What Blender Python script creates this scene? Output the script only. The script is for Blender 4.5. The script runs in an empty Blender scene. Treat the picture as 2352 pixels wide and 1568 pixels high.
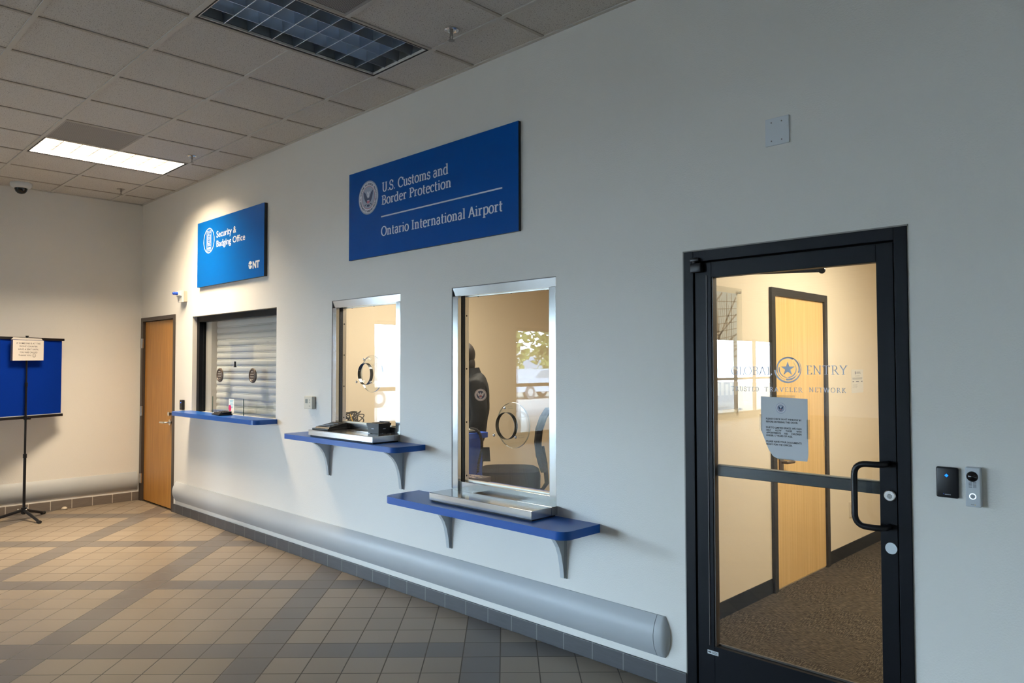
import bpy, bmesh, math, random
from mathutils import Vector, Matrix
random.seed(7)
S = bpy.context.scene
C = S.collection
PI = math.pi
D = bpy.data

# ------------------------------------------------------------------ camera, world, exposure, big lights
YAW, PITCH, ROLL = 0.7764, 0.0315, -0.0017
cam = D.objects.new('camera', D.cameras.new('camera'))
C.objects.link(cam)
fw = Vector((-math.sin(YAW)*math.cos(PITCH), math.cos(YAW)*math.cos(PITCH), math.sin(PITCH)))
r0 = Vector((math.cos(YAW), math.sin(YAW), 0)); u0 = r0.cross(fw)
rr = math.cos(ROLL)*r0 + math.sin(ROLL)*u0; uu = rr.cross(fw)
cam.matrix_world = Matrix(((rr.x, uu.x, -fw.x, 9.3961), (rr.y, uu.y, -fw.y, -3.215), (rr.z, uu.z, -fw.z, 1.5979), (0, 0, 0, 1)))
cam.data.sensor_width = 36.0; cam.data.lens = 1700.25/2352*36
cam.data.clip_start = 0.05; cam.data.clip_end = 300
S.camera = cam
S.view_settings.view_transform = 'Standard'; S.view_settings.look = 'None'
S.view_settings.exposure = 0.0; S.view_settings.gamma = 1.0
S.view_settings.use_curve_mapping = False
S.cycles.transparent_max_bounces = 24
S.cycles.max_bounces = 12; S.cycles.diffuse_bounces = 6; S.cycles.glossy_bounces = 6
S.cycles.caustics_reflective = False; S.cycles.caustics_refractive = False
S.cycles.sample_clamp_indirect = 6.0

W = D.worlds.new('world'); S.world = W; W.use_nodes = True
bg = W.node_tree.nodes['Background']
bg.inputs[0].default_value = (0.615, 0.80, 1.0, 1); bg.inputs[1].default_value = 98.0

sun = D.objects.new('sun', D.lights.new('sun', 'SUN')); C.objects.link(sun)
sun.data.energy = 34.0; sun.data.angle = 0.01; sun.data.color = (1, .98, .94)
sun.rotation_euler = Vector((.62, -.35, .70)).to_track_quat('Z', 'Y').to_euler()

def area(name, loc, sx, sy, power, color, rot=(0, 0, 0), spread=PI, portal=False):
    l = D.lights.new(name, 'AREA'); l.shape = 'RECTANGLE'; l.size = sx; l.size_y = sy
    l.energy = power; l.color = color; l.spread = spread
    o = D.objects.new(name, l); C.objects.link(o); o.location = loc; o.rotation_euler = rot
    if portal: l.cycles.is_portal = True
    return o
WX = -1.3                      # plane of the glazed street front
GLAZE = [(-6.0, -4.05), (-19.6, -7.7)]
for a, b in GLAZE:
    area('daylight_portal', (WX-.08, (a+b)/2, 1.3), 2.5, b-a, 1, (1, 1, 1), (0, -PI/2, 0), portal=True)
WARM = (1.0, .80, .56)
FIX_POWER = 330.0
OFFICE_POWER = 76.0
HALL_POWER = 80.0

# ------------------------------------------------------------------ materials
MATS = {}
def nodes(m): return m.node_tree.nodes, m.node_tree.links
def mat(name, col, rough=.5, metal=0.0, spec=.5, bump=0, bscale=50, var=0, vscale=8, emit=None, estr=0, coat=0):
    if name in MATS: return MATS[name]
    m = D.materials.new(name); m.use_nodes = True; N, L = nodes(m)
    p = N['Principled BSDF']
    p.inputs['Base Color'].default_value = (*col, 1); p.inputs['Roughness'].default_value = rough
    p.inputs['Metallic'].default_value = metal; p.inputs['Specular IOR Level'].default_value = spec
    p.inputs['Coat Weight'].default_value = coat
    if emit: p.inputs['Emission Color'].default_value = (*emit, 1); p.inputs['Emission Strength'].default_value = estr
    if var or bump:
        tc = N.new('ShaderNodeNewGeometry')
    if var:
        n = N.new('ShaderNodeTexNoise'); n.inputs['Scale'].default_value = vscale; n.inputs['Detail'].default_value = 4
        L.new(tc.outputs['Position'], n.inputs['Vector'])
        mx = N.new('ShaderNodeMix'); mx.data_type = 'RGBA'
        mx.inputs['A'].default_value = (*[c*(1-var) for c in col], 1); mx.inputs['B'].default_value = (*[min(1, c*(1+var)) for c in col], 1)
        L.new(n.outputs['Fac'], mx.inputs['Factor']); L.new(mx.outputs['Result'], p.inputs['Base Color'])
    if bump:
        n2 = N.new('ShaderNodeTexNoise'); n2.inputs['Scale'].default_value = bscale; n2.inputs['Detail'].default_value = 3
        L.new(tc.outputs['Position'], n2.inputs['Vector'])
        b = N.new('ShaderNodeBump'); b.inputs['Strength'].default_value = bump; b.inputs['Distance'].default_value = .003
        L.new(n2.outputs['Fac'], b.inputs['Height']); L.new(b.outputs['Normal'], p.inputs['Normal'])
    MATS[name] = m; return m

def glass_mat(name, tint=(1, 1, 1), boost=1.0):
    if name in MATS: return MATS[name]
    m = D.materials.new(name); m.use_nodes = True; N, L = nodes(m)
    N.remove(N['Principled BSDF']); out = N['Material Output']
    t = N.new('ShaderNodeBsdfTransparent'); t.inputs[0].default_value = (*tint, 1)
    g = N.new('ShaderNodeBsdfGlossy'); g.inputs['Roughness'].default_value = 0.0; g.inputs['Color'].default_value = (1, 1, 1, 1)
    geo = N.new('ShaderNodeNewGeometry'); fr = N.new('ShaderNodeFresnel'); mt = N.new('ShaderNodeMath'); mt.operation = 'MULTIPLY_ADD'
    mt.inputs[1].default_value = 1/1.5-1.5; mt.inputs[2].default_value = 1.5
    L.new(geo.outputs['Backfacing'], mt.inputs[0]); L.new(mt.outputs[0], fr.inputs['IOR'])
    mu = N.new('ShaderNodeMath'); mu.operation = 'MULTIPLY'; mu.inputs[1].default_value = boost; mu.use_clamp = True
    L.new(fr.outputs[0], mu.inputs[0])
    mx = N.new('ShaderNodeMixShader'); L.new(mu.outputs[0], mx.inputs[0]); L.new(t.outputs[0], mx.inputs[1]); L.new(g.outputs[0], mx.inputs[2])
    L.new(mx.outputs[0], out.inputs['Surface']); MATS[name] = m; return m

def math_node(N, L, op, a, b=None, c=None):
    n = N.new('ShaderNodeMath'); n.operation = op
    for i, v in enumerate((a, b, c)):
        if v is None: continue
        if isinstance(v, (int, float)): n.inputs[i].default_value = v
        else: L.new(v, n.inputs[i])
    return n.outputs[0]

def floor_mat():
    m = D.materials.new('floor_tile'); m.use_nodes = True; N, L = nodes(m); p = N['Principled BSDF']
    g = N.new('ShaderNodeNewGeometry'); s = N.new('ShaderNodeSeparateXYZ'); L.new(g.outputs['Position'], s.inputs[0])
    M = lambda *a: math_node(N, L, *a)
    x, y = s.outputs[0], s.outputs[1]
    lat = M('MULTIPLY', M('ADD', x, y), .70711); dep = M('MULTIPLY', M('SUBTRACT', y, x), .70711)
    ul = M('DIVIDE', M('SUBTRACT', lat, .415-12.36*2), 1.2365/6)     # tile units
    ud = M('DIVIDE', M('SUBTRACT', -4.6+1.2535*20, dep), 1.2535/6)
    fl, fd = M('FRACT', ul), M('FRACT', ud)
    il, idp = M('FLOOR', ul), M('FLOOR', ud)
    dl = M('LESS_THAN', M('MODULO', M('ADD', il, .5), 6.0), 1.0); dd = M('LESS_THAN', M('MODULO', M('ADD', idp, .5), 6.0), 1.0)
    dark = M('MAXIMUM', dl, dd)
    edge = M('MINIMUM', M('MINIMUM', fl, M('SUBTRACT', 1.0, fl)), M('MINIMUM', fd, M('SUBTRACT', 1.0, fd)))
    gr = N.new('ShaderNodeMapRange'); gr.inputs[1].default_value = .011; gr.inputs[2].default_value = .02; gr.inputs[3].default_value = 1; gr.inputs[4].default_value = 0
    L.new(edge, gr.inputs[0])
    cv = N.new('ShaderNodeCombineXYZ'); L.new(il, cv.inputs[0]); L.new(idp, cv.inputs[1])
    wn = N.new('ShaderNodeTexWhiteNoise'); wn.noise_dimensions = '2D'; L.new(cv.outputs[0], wn.inputs['Vector'])
    n = N.new('ShaderNodeTexNoise'); n.inputs['Scale'].default_value = 2.2; n.inputs['Detail'].default_value = 5; L.new(g.outputs['Position'], n.inputs['Vector'])
    sp = N.new('ShaderNodeTexNoise'); sp.inputs['Scale'].default_value = 260; L.new(g.outputs['Position'], sp.inputs['Vector'])
    def mix(f, a, b):
        q = N.new('ShaderNodeMix'); q.data_type = 'RGBA'
        for k, v in (('Factor', f), ('A', a), ('B', b)):
            if isinstance(v, (int, float)): q.inputs[k].default_value = v
            elif isinstance(v, tuple): q.inputs[k].default_value = (*v, 1)
            else: L.new(v, q.inputs[k])
        return q.outputs['Result']
    lt = mix(wn.outputs['Value'], (.252, .204, .150), (.292, .238, .178))
    dk = mix(wn.outputs['Value'], (.128, .115, .107), (.15, .135, .125))
    c = mix(dark, lt, dk)
    c = mix(M('MULTIPLY', n.outputs['Fac'], .22), c, (.22, .18, .14))
    c = mix(M('MULTIPLY', sp.outputs['Fac'], .18), c, (.12, .11, .10))
    c = mix(gr.outputs[0], c, (.10, .085, .07))
    L.new(c, p.inputs['Base Color'])
    rg = M('ADD', .36, M('MULTIPLY', gr.outputs[0], .4)); L.new(rg, p.inputs['Roughness'])
    p.inputs['Specular IOR Level'].default_value = .38
    b = N.new('ShaderNodeBump'); b.inputs['Strength'].default_value = .5; b.inputs['Distance'].default_value = .002
    L.new(M('SUBTRACT', 1.0, gr.outputs[0]), b.inputs['Height']); L.new(b.outputs['Normal'], p.inputs['Normal'])
    return m

def joint_mat(name, axis, origin, period, col, grout, rough=.45):
    m = D.materials.new(name); m.use_nodes = True; N, L = nodes(m); p = N['Principled BSDF']
    g = N.new('ShaderNodeNewGeometry'); s = N.new('ShaderNodeSeparateXYZ'); L.new(g.outputs['Position'], s.inputs[0])
    M = lambda *a: math_node(N, L, *a)
    f = M('FRACT', M('DIVIDE', M('SUBTRACT', s.outputs[axis], origin-100*period), period))
    e = M('LESS_THAN', M('MINIMUM', f, M('SUBTRACT', 1.0, f)), .018)
    n = N.new('ShaderNodeTexNoise'); n.inputs['Scale'].default_value = 9; n.inputs['Detail'].default_value = 6
    sc = N.new('ShaderNodeVectorMath'); sc.operation = 'MULTIPLY'; sc.inputs[1].default_value = (1, 1, 9); L.new(g.outputs['Position'], sc.inputs[0]); L.new(sc.outputs[0], n.inputs['Vector'])
    a = N.new('ShaderNodeMix'); a.data_type = 'RGBA'; a.inputs['A'].default_value = (*[c*.75 for c in col], 1); a.inputs['B'].default_value = (*[c*1.3 for c in col], 1)
    L.new(n.outputs['Fac'], a.inputs['Factor'])
    q = N.new('ShaderNodeMix'); q.data_type = 'RGBA'; q.inputs['B'].default_value = (*grout, 1); L.new(e, q.inputs['Factor']); L.new(a.outputs['Result'], q.inputs['A'])
    L.new(q.outputs['Result'], p.inputs['Base Color']); p.inputs['Roughness'].default_value = rough
    b = N.new('ShaderNodeBump'); b.inputs['Strength'].default_value = .6; b.inputs['Distance'].default_value = .002; L.new(M('SUBTRACT', 1.0, e), b.inputs['Height']); L.new(b.outputs[0], p.inputs['Normal'])
    return m

def ceiling_mat():
    m = D.materials.new('acoustic_tile'); m.use_nodes = True; N, L = nodes(m); p = N['Principled BSDF']
    g = N.new('ShaderNodeNewGeometry')
    n = N.new('ShaderNodeTexNoise'); n.inputs['Scale'].default_value = 165; n.inputs['Detail'].default_value = 2.5; n.inputs['Roughness'].default_value = .6; L.new(g.outputs['Position'], n.inputs['Vector'])
    r = N.new('ShaderNodeValToRGB'); r.color_ramp.elements[0].position = .33; r.color_ramp.elements[0].color = (.24, .22, .20, 1)
    r.color_ramp.elements[1].position = .43; r.color_ramp.elements[1].color = (.60, .575, .54, 1)
    L.new(n.outputs['Fac'], r.inputs[0]); L.new(r.outputs[0], p.inputs['Base Color']); p.inputs['Roughness'].default_value = .95; p.inputs['Specular IOR Level'].default_value = .1
    b = N.new('ShaderNodeBump'); b.inputs['Strength'].default_value = .3; b.inputs['Distance'].default_value = .003; L.new(n.outputs['Fac'], b.inputs['Height']); L.new(b.outputs[0], p.inputs['Normal'])
    return m

def wood_mat(name, c1, c2, axis_scale, rough=.38):
    m = D.materials.new(name); m.use_nodes = True; N, L = nodes(m); p = N['Principled BSDF']
    g = N.new('ShaderNodeNewGeometry'); v = N.new('ShaderNodeVectorMath'); v.operation = 'MULTIPLY'; v.inputs[1].default_value = axis_scale
    L.new(g.outputs['Position'], v.inputs[0])
    n = N.new('ShaderNodeTexNoise'); n.inputs['Scale'].default_value = 1.0; n.inputs['Detail'].default_value = 6; n.inputs['Distortion'].default_value = .35; L.new(v.outputs[0], n.inputs['Vector'])
    r = N.new('ShaderNodeValToRGB'); r.color_ramp.elements[0].position = .3; r.color_ramp.elements[0].color = (*c1, 1); r.color_ramp.elements[1].position = .7; r.color_ramp.elements[1].color = (*c2, 1)
    L.new(n.outputs['Fac'], r.inputs[0]); L.new(r.outputs[0], p.inputs['Base Color']); p.inputs['Roughness'].default_value = rough
    return m

def carpet_mat():
    m = D.materials.new('carpet_tile'); m.use_nodes = True; N, L = nodes(m); p = N['Principled BSDF']
    g = N.new('ShaderNodeNewGeometry'); s = N.new('ShaderNodeSeparateXYZ'); L.new(g.outputs['Position'], s.inputs[0])
    M = lambda *a: math_node(N, L, *a)
    x, y = s.outputs[0], s.outputs[1]; T = .5
    ix, iy = M('FLOOR', M('DIVIDE', M('ADD', x, 50.1), T)), M('FLOOR', M('DIVIDE', M('ADD', y, 50.22), T))
    chk = M('MODULO', M('ADD', ix, iy), 2.0)
    def stripes(sx, sy):
        v = N.new('ShaderNodeVectorMath'); v.operation = 'MULTIPLY'; v.inputs[1].default_value = (sx, sy, 1); L.new(g.outputs['Position'], v.inputs[0])
        n = N.new('ShaderNodeTexNoise'); n.inputs['Scale'].default_value = 1; n.inputs['Detail'].default_value = 3; L.new(v.outputs[0], n.inputs['Vector']); return n.outputs['Fac']
    a, b = stripes(210, 26), stripes(26, 210)
    q = N.new('ShaderNodeMix'); q.data_type = 'FLOAT'; L.new(chk, q.inputs['Factor']); L.new(a, q.inputs['A']); L.new(b, q.inputs['B'])
    r = N.new('ShaderNodeValToRGB'); e = r.color_ramp.elements
    e[0].position = .40; e[0].color = (.032, .025, .019, 1); e[1].position = .64; e[1].color = (.145, .118, .085, 1); k = e.new(.5); k.color = (.062, .05, .038, 1)
    L.new(q.outputs['Result'], r.inputs[0]); L.new(r.outputs[0], p.inputs['Base Color']); p.inputs['Roughness'].default_value = 1; p.inputs['Specular IOR Level'].default_value = .05
    bb = N.new('ShaderNodeBump'); bb.inputs['Strength'].default_value = .7; bb.inputs['Distance'].default_value = .004; L.new(q.outputs['Result'], bb.inputs['Height']); L.new(bb.outputs[0], p.inputs['Normal'])
    return m

def brushed_mat(name, col, rough, axis_scale):
    m = D.materials.new(name); m.use_nodes = True; N, L = nodes(m); p = N['Principled BSDF']
    p.inputs['Metallic'].default_value = 1; p.inputs['Base Color'].default_value = (*col, 1)
    g = N.new('ShaderNodeNewGeometry'); v = N.new('ShaderNodeVectorMath'); v.operation = 'MULTIPLY'; v.inputs[1].default_value = axis_scale; L.new(g.outputs['Position'], v.inputs[0])
    n = N.new('ShaderNodeTexNoise'); n.inputs['Scale'].default_value = 1; n.inputs['Detail'].default_value = 4; L.new(v.outputs[0], n.inputs['Vector'])
    mr = N.new('ShaderNodeMapRange'); mr.inputs[3].default_value = rough*.75; mr.inputs[4].default_value = rough*1.3; L.new(n.outputs['Fac'], mr.inputs[0]); L.new(mr.outputs[0], p.inputs['Roughness'])
    return m

def perforated_mat(name, col, dark, scale):
    m = D.materials.new(name); m.use_nodes = True; N, L = nodes(m); p = N['Principled BSDF']
    g = N.new('ShaderNodeNewGeometry'); s = N.new('ShaderNodeSeparateXYZ'); L.new(g.outputs['Position'], s.inputs[0])
    M = lambda *a: math_node(N, L, *a)
    fx = M('SUBTRACT', M('FRACT', M('MULTIPLY', M('ADD', s.outputs[0], 20.0), scale)), .5); fy = M('SUBTRACT', M('FRACT', M('MULTIPLY', M('ADD', s.outputs[1], 40.0), scale)), .5)
    d = M('SQRT', M('ADD', M('MULTIPLY', fx, fx), M('MULTIPLY', fy, fy))); h = M('LESS_THAN', d, .34)
    q = N.new('ShaderNodeMix'); q.data_type = 'RGBA'; q.inputs['A'].default_value = (*col, 1); q.inputs['B'].default_value = (*dark, 1); L.new(h, q.inputs['Factor']); L.new(q.outputs['Result'], p.inputs['Base Color'])
    p.inputs['Roughness'].default_value = .6; return m

M_wall = mat('wall_paint', (.77, .755, .715), .62, spec=.3, bump=.45, bscale=140)
M_wallL = M_wall
M_beige = mat('beige_paint', (.76, .655, .50), .65, spec=.3, bump=.25, bscale=150)
M_ceil = ceiling_mat(); M_floor = floor_mat()
M_tee = mat('ceiling_tee', (.52, .50, .46), .5)
M_baseR = joint_mat('base_tile_main', 0, 5.217, .2049, (.056, .057, .063), (.15, .15, .152))
M_baseL = joint_mat('base_tile_side', 1, -.923, .2095, (.155, .13, .11), (.52, .48, .42))
M_rail = mat('vinyl_rail', (.43, .455, .475), .42, spec=.3, var=.04, vscale=3)
M_blue_lam = mat('blue_laminate', (.010, .085, .36), .30, spec=.32)
M_sign = mat('sign_blue', (.0, .055, .25), .40, spec=.06)
M_sign2 = mat('sign_blue_bright', (.0, .105, .40), .40, spec=.10)
M_edge = mat('sign_edge_black', (.012, .012, .014), .5)
M_white = mat('white_vinyl', (.80, .80, .82), .5)
M_black = mat('black_plastic', (.007, .007, .009), .38, spec=.3)
M_blackmatte = mat('black_matte', (.010, .010, .012), .7)
M_alu_black = mat('black_anodised', (.004, .005, .0075), .42, spec=.12)
M_bronze = mat('bronze_frame', (.055, .042, .034), .45)
M_steel_h = brushed_mat('brushed_steel_h', (.56, .57, .58), .17, (2, 2, 220))
M_steel_v = brushed_mat('brushed_steel_v', (.56, .57, .58), .16, (220, 220, 1.5))
M_chrome = mat('satin_chrome', (.72, .71, .69), .25, metal=1)
M_polish = mat('polished_chrome', (.85, .85, .85), .08, metal=1)
M_glass = glass_mat('window_glass', (.985, .995, .99))
M_glass_door = glass_mat('door_glass', (.97, .985, .98))
M_acr = glass_mat('clear_acrylic', (.97, .985, .99), 1.3)
M_gedge = mat('green_glass_edge', (.02, .10, .07), .15)
M_wood = wood_mat('oak_door', (.36, .150, .022), (.52, .25, .052), (60, 60, 2.0))
M_maple = wood_mat('maple_door', (.66, .41, .15), (.78, .52, .22), (45, 45, 1.2))
M_carpet = carpet_mat()
M_paper = mat('paper', (.80, .80, .79), .7)
M_ink = mat('ink', (.02, .02, .025), .7)
M_shut = mat('shutter_metal', (.55, .58, .60), .30, spec=.6)
M_plast_w = mat('white_plastic', (.78, .77, .74), .4)
M_plast_g = mat('grey_plastic', (.52, .56, .60), .4)
M_fab_black = mat('black_fabric', (.005, .005, .007), .9, spec=.2, bump=.3, bscale=300)
M_screen = mat('blue_fabric', (.002, .026, .26), .95, spec=.05, var=.06, vscale=4)
M_skin = mat('skin', (.50, .30, .21), .5)
M_hair = mat('dark_hair', (.012, .008, .006), .5)
M_gry = mat('light_grey_paint', (.52, .56, .58), .4)
M_decal = mat('frosted_decal', (.68, .74, .88), .6)

# ------------------------------------------------------------------ mesh builder
def world_of(o):
    M = o.matrix_basis.copy()
    return M if o.parent is None else world_of(o.parent) @ o.matrix_parent_inverse @ M
class B:
    def __init__(self): self.bm = bmesh.new()
    def quad(self, *p):
        self.bm.faces.new([self.bm.verts.new(Vector(q)) for q in p]); return self
    def box(self, x0, x1, y0, y1, z0, z1, bev=0, seg=2):
        b = bmesh.new(); bmesh.ops.create_cube(b, size=1)
        bmesh.ops.scale(b, vec=(x1-x0, y1-y0, z1-z0), verts=b.verts); bmesh.ops.translate(b, vec=((x0+x1)/2, (y0+y1)/2, (z0+z1)/2), verts=b.verts)
        if bev: bmesh.ops.bevel(b, geom=b.edges[:], offset=bev, segments=seg, affect='EDGES', profile=.5)
        return self.merge(b)
    def merge(self, b, M=None):
        if M is not None: bmesh.ops.transform(b, matrix=M, verts=b.verts)
        me = D.meshes.new('tmp'); b.to_mesh(me); b.free(); self.bm.from_mesh(me); D.meshes.remove(me); return self
    def cyl(self, p0, p1, r0_, r1_=None, n=20, caps=True):
        p0, p1 = Vector(p0), Vector(p1); r1_ = r0_ if r1_ is None else r1_
        b = bmesh.new(); bmesh.ops.create_cone(b, cap_ends=caps, segments=n, radius1=r0_, radius2=r1_, depth=(p1-p0).length)
        q = (p1-p0).to_track_quat('Z', 'Y').to_matrix().to_4x4()
        return self.merge(b, Matrix.Translation((p0+p1)/2) @ q)
    def sph(self, c, r, s=(1, 1, 1), n=20):
        b = bmesh.new(); bmesh.ops.create_uvsphere(b, u_segments=n, v_segments=n//2+2, radius=r)
        return self.merge(b, Matrix.Translation(c) @ Matrix.Diagonal((*s, 1)))
    def lathe(self, c, axis, prof, n=28):      # prof: list of (radius, height along axis)
        q = Vector(axis).to_track_quat('Z', 'Y').to_matrix(); c = Vector(c); rings = []
        for r, h in prof:
            if r < 1e-6: rings.append([self.bm.verts.new(c + q @ Vector((0, 0, h)))])
            else: rings.append([self.bm.verts.new(c + q @ Vector((r*math.cos(2*PI*i/n), r*math.sin(2*PI*i/n), h))) for i in range(n)])
        for a, b in zip(rings, rings[1:]):
            for i in range(n):
                j = (i+1) % n
                f = [a[i % len(a)], a[j % len(a)], b[j % len(b)], b[i % len(b)]]
                g = []
                for v in f:
                    if v not in g: g.append(v)
                if len(g) > 2: self.bm.faces.new(g)
        return self
    def tube(self, pts, r, n=10, caps=True):
        pts = [Vector(p) for p in pts]; rings = []; up = None
        for i, p in enumerate(pts):
            t = (pts[min(i+1, len(pts)-1)]-pts[max(i-1, 0)]).normalized()
            if up is None: up = t.orthogonal().normalized()
            up = (up - t*up.dot(t)).normalized(); s = t.cross(up)
            ri = r[i] if isinstance(r, (list, tuple)) else r
            rings.append([self.bm.verts.new(p + ri*(up*math.cos(2*PI*k/n)+s*math.sin(2*PI*k/n))) for k in range(n)])
        for a, b in zip(rings, rings[1:]):
            for k in range(n): self.bm.faces.new([a[k], a[(k+1) % n], b[(k+1) % n], b[k]])
        if caps: self.bm.faces.new(rings[0][::-1]); self.bm.faces.new(rings[-1])
        return self
    def prism(self, poly, f, d):               # poly in 2D, f maps (u, v, w) -> 3D; extruded w 0..d
        a = [self.bm.verts.new(Vector(f(u, v, 0))) for u, v in poly]; b = [self.bm.verts.new(Vector(f(u, v, d))) for u, v in poly]
        self.bm.faces.new(a); self.bm.faces.new(b[::-1])
        for i in range(len(poly)):
            j = (i+1) % len(poly); self.bm.faces.new([a[j], a[i], b[i], b[j]])
        return self
    def flat(self, poly, f):
        self.bm.faces.new([self.bm.verts.new(Vector(f(u, v))) for u, v in poly]); return self
    def obj(self, name, m, parent=None, smooth=False, angle=40):
        bmesh.ops.recalc_face_normals(self.bm, faces=self.bm.faces[:])
        me = D.meshes.new(name); self.bm.to_mesh(me); self.bm.free()
        me.materials.append(m)
        if smooth:
            for p in me.polygons: p.use_smooth = True
            me.set_sharp_from_angle(angle=math.radians(angle))
        o = D.objects.new(name, me); C.objects.link(o)
        if parent is not None:
            o.parent = parent
            M = world_of(parent)
            o.matrix_parent_inverse = M.inverted()
        return o
def tag(o, label=None, cat=None, group=None, kind=None):
    if label: o['label'] = label
    if cat: o['category'] = cat
    if group: o['group'] = group
    if kind: o['kind'] = kind
    return o
def thing(name, label, cat, loc=(0, 0, 0), group=None, kind=None):
    o = D.objects.new(name, None); C.objects.link(o); o.location = loc; o.empty_display_size = .1
    return tag(o, label, cat, group, kind)
def struct(o): o['kind'] = 'structure'; return o
def fixchild(o, parent): o.parent = parent; o.matrix_parent_inverse = parent.matrix_basis.inverted(); return o

# planes: map (u right, v up, w out of the wall) to world
def on_main(y): return lambda u, v, w=0: (u, y-w, v)
def on_x(x): return lambda u, v, w=0: (x+w, u, v)
def arc(cx, cy, rx, ry, a0, a1, n=18):
    return [(cx+rx*math.cos(math.radians(a0+(a1-a0)*i/n)), cy+ry*math.sin(math.radians(a0+(a1-a0)*i/n))) for i in range(n+1)]
def circ(cx, cy, r, n=40): return arc(cx, cy, r, r, 0, 360-360/n, n-1)

def ring_poly(b, f, cx, cy, r1, r2, a0=0, a1=360, n=48, taper=None):
    for i in range(n):
        t0, t1 = i/n, (i+1)/n; q = []
        for t, flip in ((t0, 0), (t1, 1)):
            a = math.radians(a0+(a1-a0)*t); ri, ro = r1, r2
            if taper: mid = (r1+r2)/2; h = (r2-r1)/2*taper(t); ri, ro = mid-h, mid+h
            p = [(cx+ri*math.cos(a), cy+ri*math.sin(a)), (cx+ro*math.cos(a), cy+ro*math.sin(a))]
            q += p if not flip else p[::-1]
        b.flat(q, f)

# ------------------------------------------------------------------ lettering
def ribbon(b, f, pts, width):
    P = [Vector(p) for p in pts]; n = len(P); Ls = []; Rs = []
    for i in range(n):
        t = (P[min(i+1, n-1)]-P[max(i-1, 0)])
        if t.length < 1e-9: t = Vector((1, 0))
        t = t.normalized(); w = width(t)/2; nn = Vector((-t.y, t.x)); m = 1.0
        if 0 < i < n-1:
            d1 = (P[i]-P[i-1]).normalized(); m = 1/max(.5, abs(Vector((-d1.y, d1.x)).dot(nn)))
        Ls.append(P[i]+nn*w*m); Rs.append(P[i]-nn*w*m)
    for i in range(n-1): b.flat([Ls[i], Rs[i], Rs[i+1], Ls[i+1]], f)
def serif_glyphs():
    X = .70; G = {}
    v = lambda *p: ('v', list(p)); s = lambda x0, x1, y: ('s', x0, x1, y); c = lambda p: ('v', p); k = lambda p: ('c', p)
    G['I'] = (.42, [v((.21, 0), (.21, 1)), s(.06, .36, 0), s(.06, .36, 1)])
    G['U'] = (.80, [c([(.2, 1), (.2, .34)]+arc(.42, .32, .22, .32, 180, 360)+[(.64, 1)]), s(.06, .35, 1), s(.52, .76, 1)])
    G['S'] = (.60, [k(arc(.30, .745, .21, .255, 25, 268)+arc(.30, .255, .235, .255, 88, -155)), v((.50, .72), (.50, .95)), v((.07, .05), (.07, .28))])
    G['C'] = (.74, [c(arc(.43, .5, .34, .5, 42, 318, 30)), v((.70, .70), (.70, .95))])
    G['G'] = (.82, [c(arc(.43, .5, .34, .5, 42, 322, 30)), v((.70, .70), (.70, .95)), v((.70, .10), (.70, .44)), s(.55, .82, .44)])
    G['O'] = (.86, [c(arc(.43, .5, .35, .5, 0, 360, 40))])
    G['B'] = (.70, [v((.2, 0), (.2, 1)), c([(.2, .985), (.36, .985)]+arc(.36, .755, .2, .23, 90, -90)+[(.2, .525)]), c([(.2, .525), (.38, .525)]+arc(.38, .27, .24, .255, 90, -90)+[(.2, .015)]), s(.05, .25, 0), s(.05, .25, 1)])
    G['P'] = (.64, [v((.2, 0), (.2, 1)), c([(.2, .985), (.34, .985)]+arc(.34, .725, .24, .26, 90, -90)+[(.2, .465)]), s(.05, .36, 0), s(.05, .25, 1)])
    G['R'] = (.74, [v((.2, 0), (.2, 1)), c([(.2, .985), (.34, .985)]+arc(.34, .735, .22, .25, 90, -90)+[(.2, .485)]), v((.38, .5), (.70, 0)), s(.05, .36, 0), s(.05, .25, 1), s(.62, .80, 0)])
    G['A'] = (.76, [v((.09, 0), (.38, 1)), v((.38, 1), (.67, 0)), v((.19, .33), (.57, .33)), s(.0, .2, 0), s(.56, .78, 0)])
    G['L'] = (.58, [v((.2, 0), (.2, 1)), s(.05, .36, 1), s(.05, .56, 0), v((.545, 0), (.545, .2))])
    G['N'] = (.88, [v((.17, 0), (.17, 1)), v((.17, 1), (.71, 0)), v((.71, 0), (.71, 1)), s(.04, .30, 0), s(.03, .2, 1), s(.58, .84, 1)])
    G['T'] = (.70, [v((.35, 0), (.35, 1)), s(.05, .65, 1), v((.06, .82), (.06, 1)), v((.64, .82), (.64, 1)), s(.2, .5, 0)])
    G['Y'] = (.72, [v((.08, 1), (.36, .48)), v((.64, 1), (.36, .48)), v((.36, .48), (.36, 0)), s(.0, .2, 1), s(.54, .74, 1), s(.22, .5, 0)])
    G['E'] = (.60, [v((.2, 0), (.2, 1)), s(.05, .54, 1), s(.2, .46, .52), s(.05, .57, 0), v((.53, .83), (.53, 1)), v((.56, 0), (.56, .18))])
    G['D'] = (.80, [v((.2, 0), (.2, 1)), c([(.2, .985), (.34, .985)]+arc(.34, .5, .36, .485, 90, -90, 26)+[(.2, .015)]), s(.05, .25, 0), s(.05, .25, 1)])
    G['V'] = (.74, [v((.08, 1), (.37, 0)), v((.37, 0), (.66, 1)), s(.0, .2, 1), s(.56, .76, 1)])
    G['W'] = (1.06, [v((.07, 1), (.30, 0)), v((.30, 0), (.53, 1)), v((.53, 1), (.76, 0)), v((.76, 0), (.99, 1)), s(.0, .18, 1), s(.9, 1.07, 1)])
    G['K'] = (.76, [v((.2, 0), (.2, 1)), v((.24, .46), (.62, 1)), v((.33, .56), (.70, 0)), s(.05, .35, 0), s(.05, .35, 1), s(.52, .72, 1), s(.60, .8, 0)])
    G['.'] = (.28, [('d', .13, .06, .075)])
    G['o'] = (.60, [c(arc(.30, X/2, .23, X/2, 0, 360, 30))])
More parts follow.
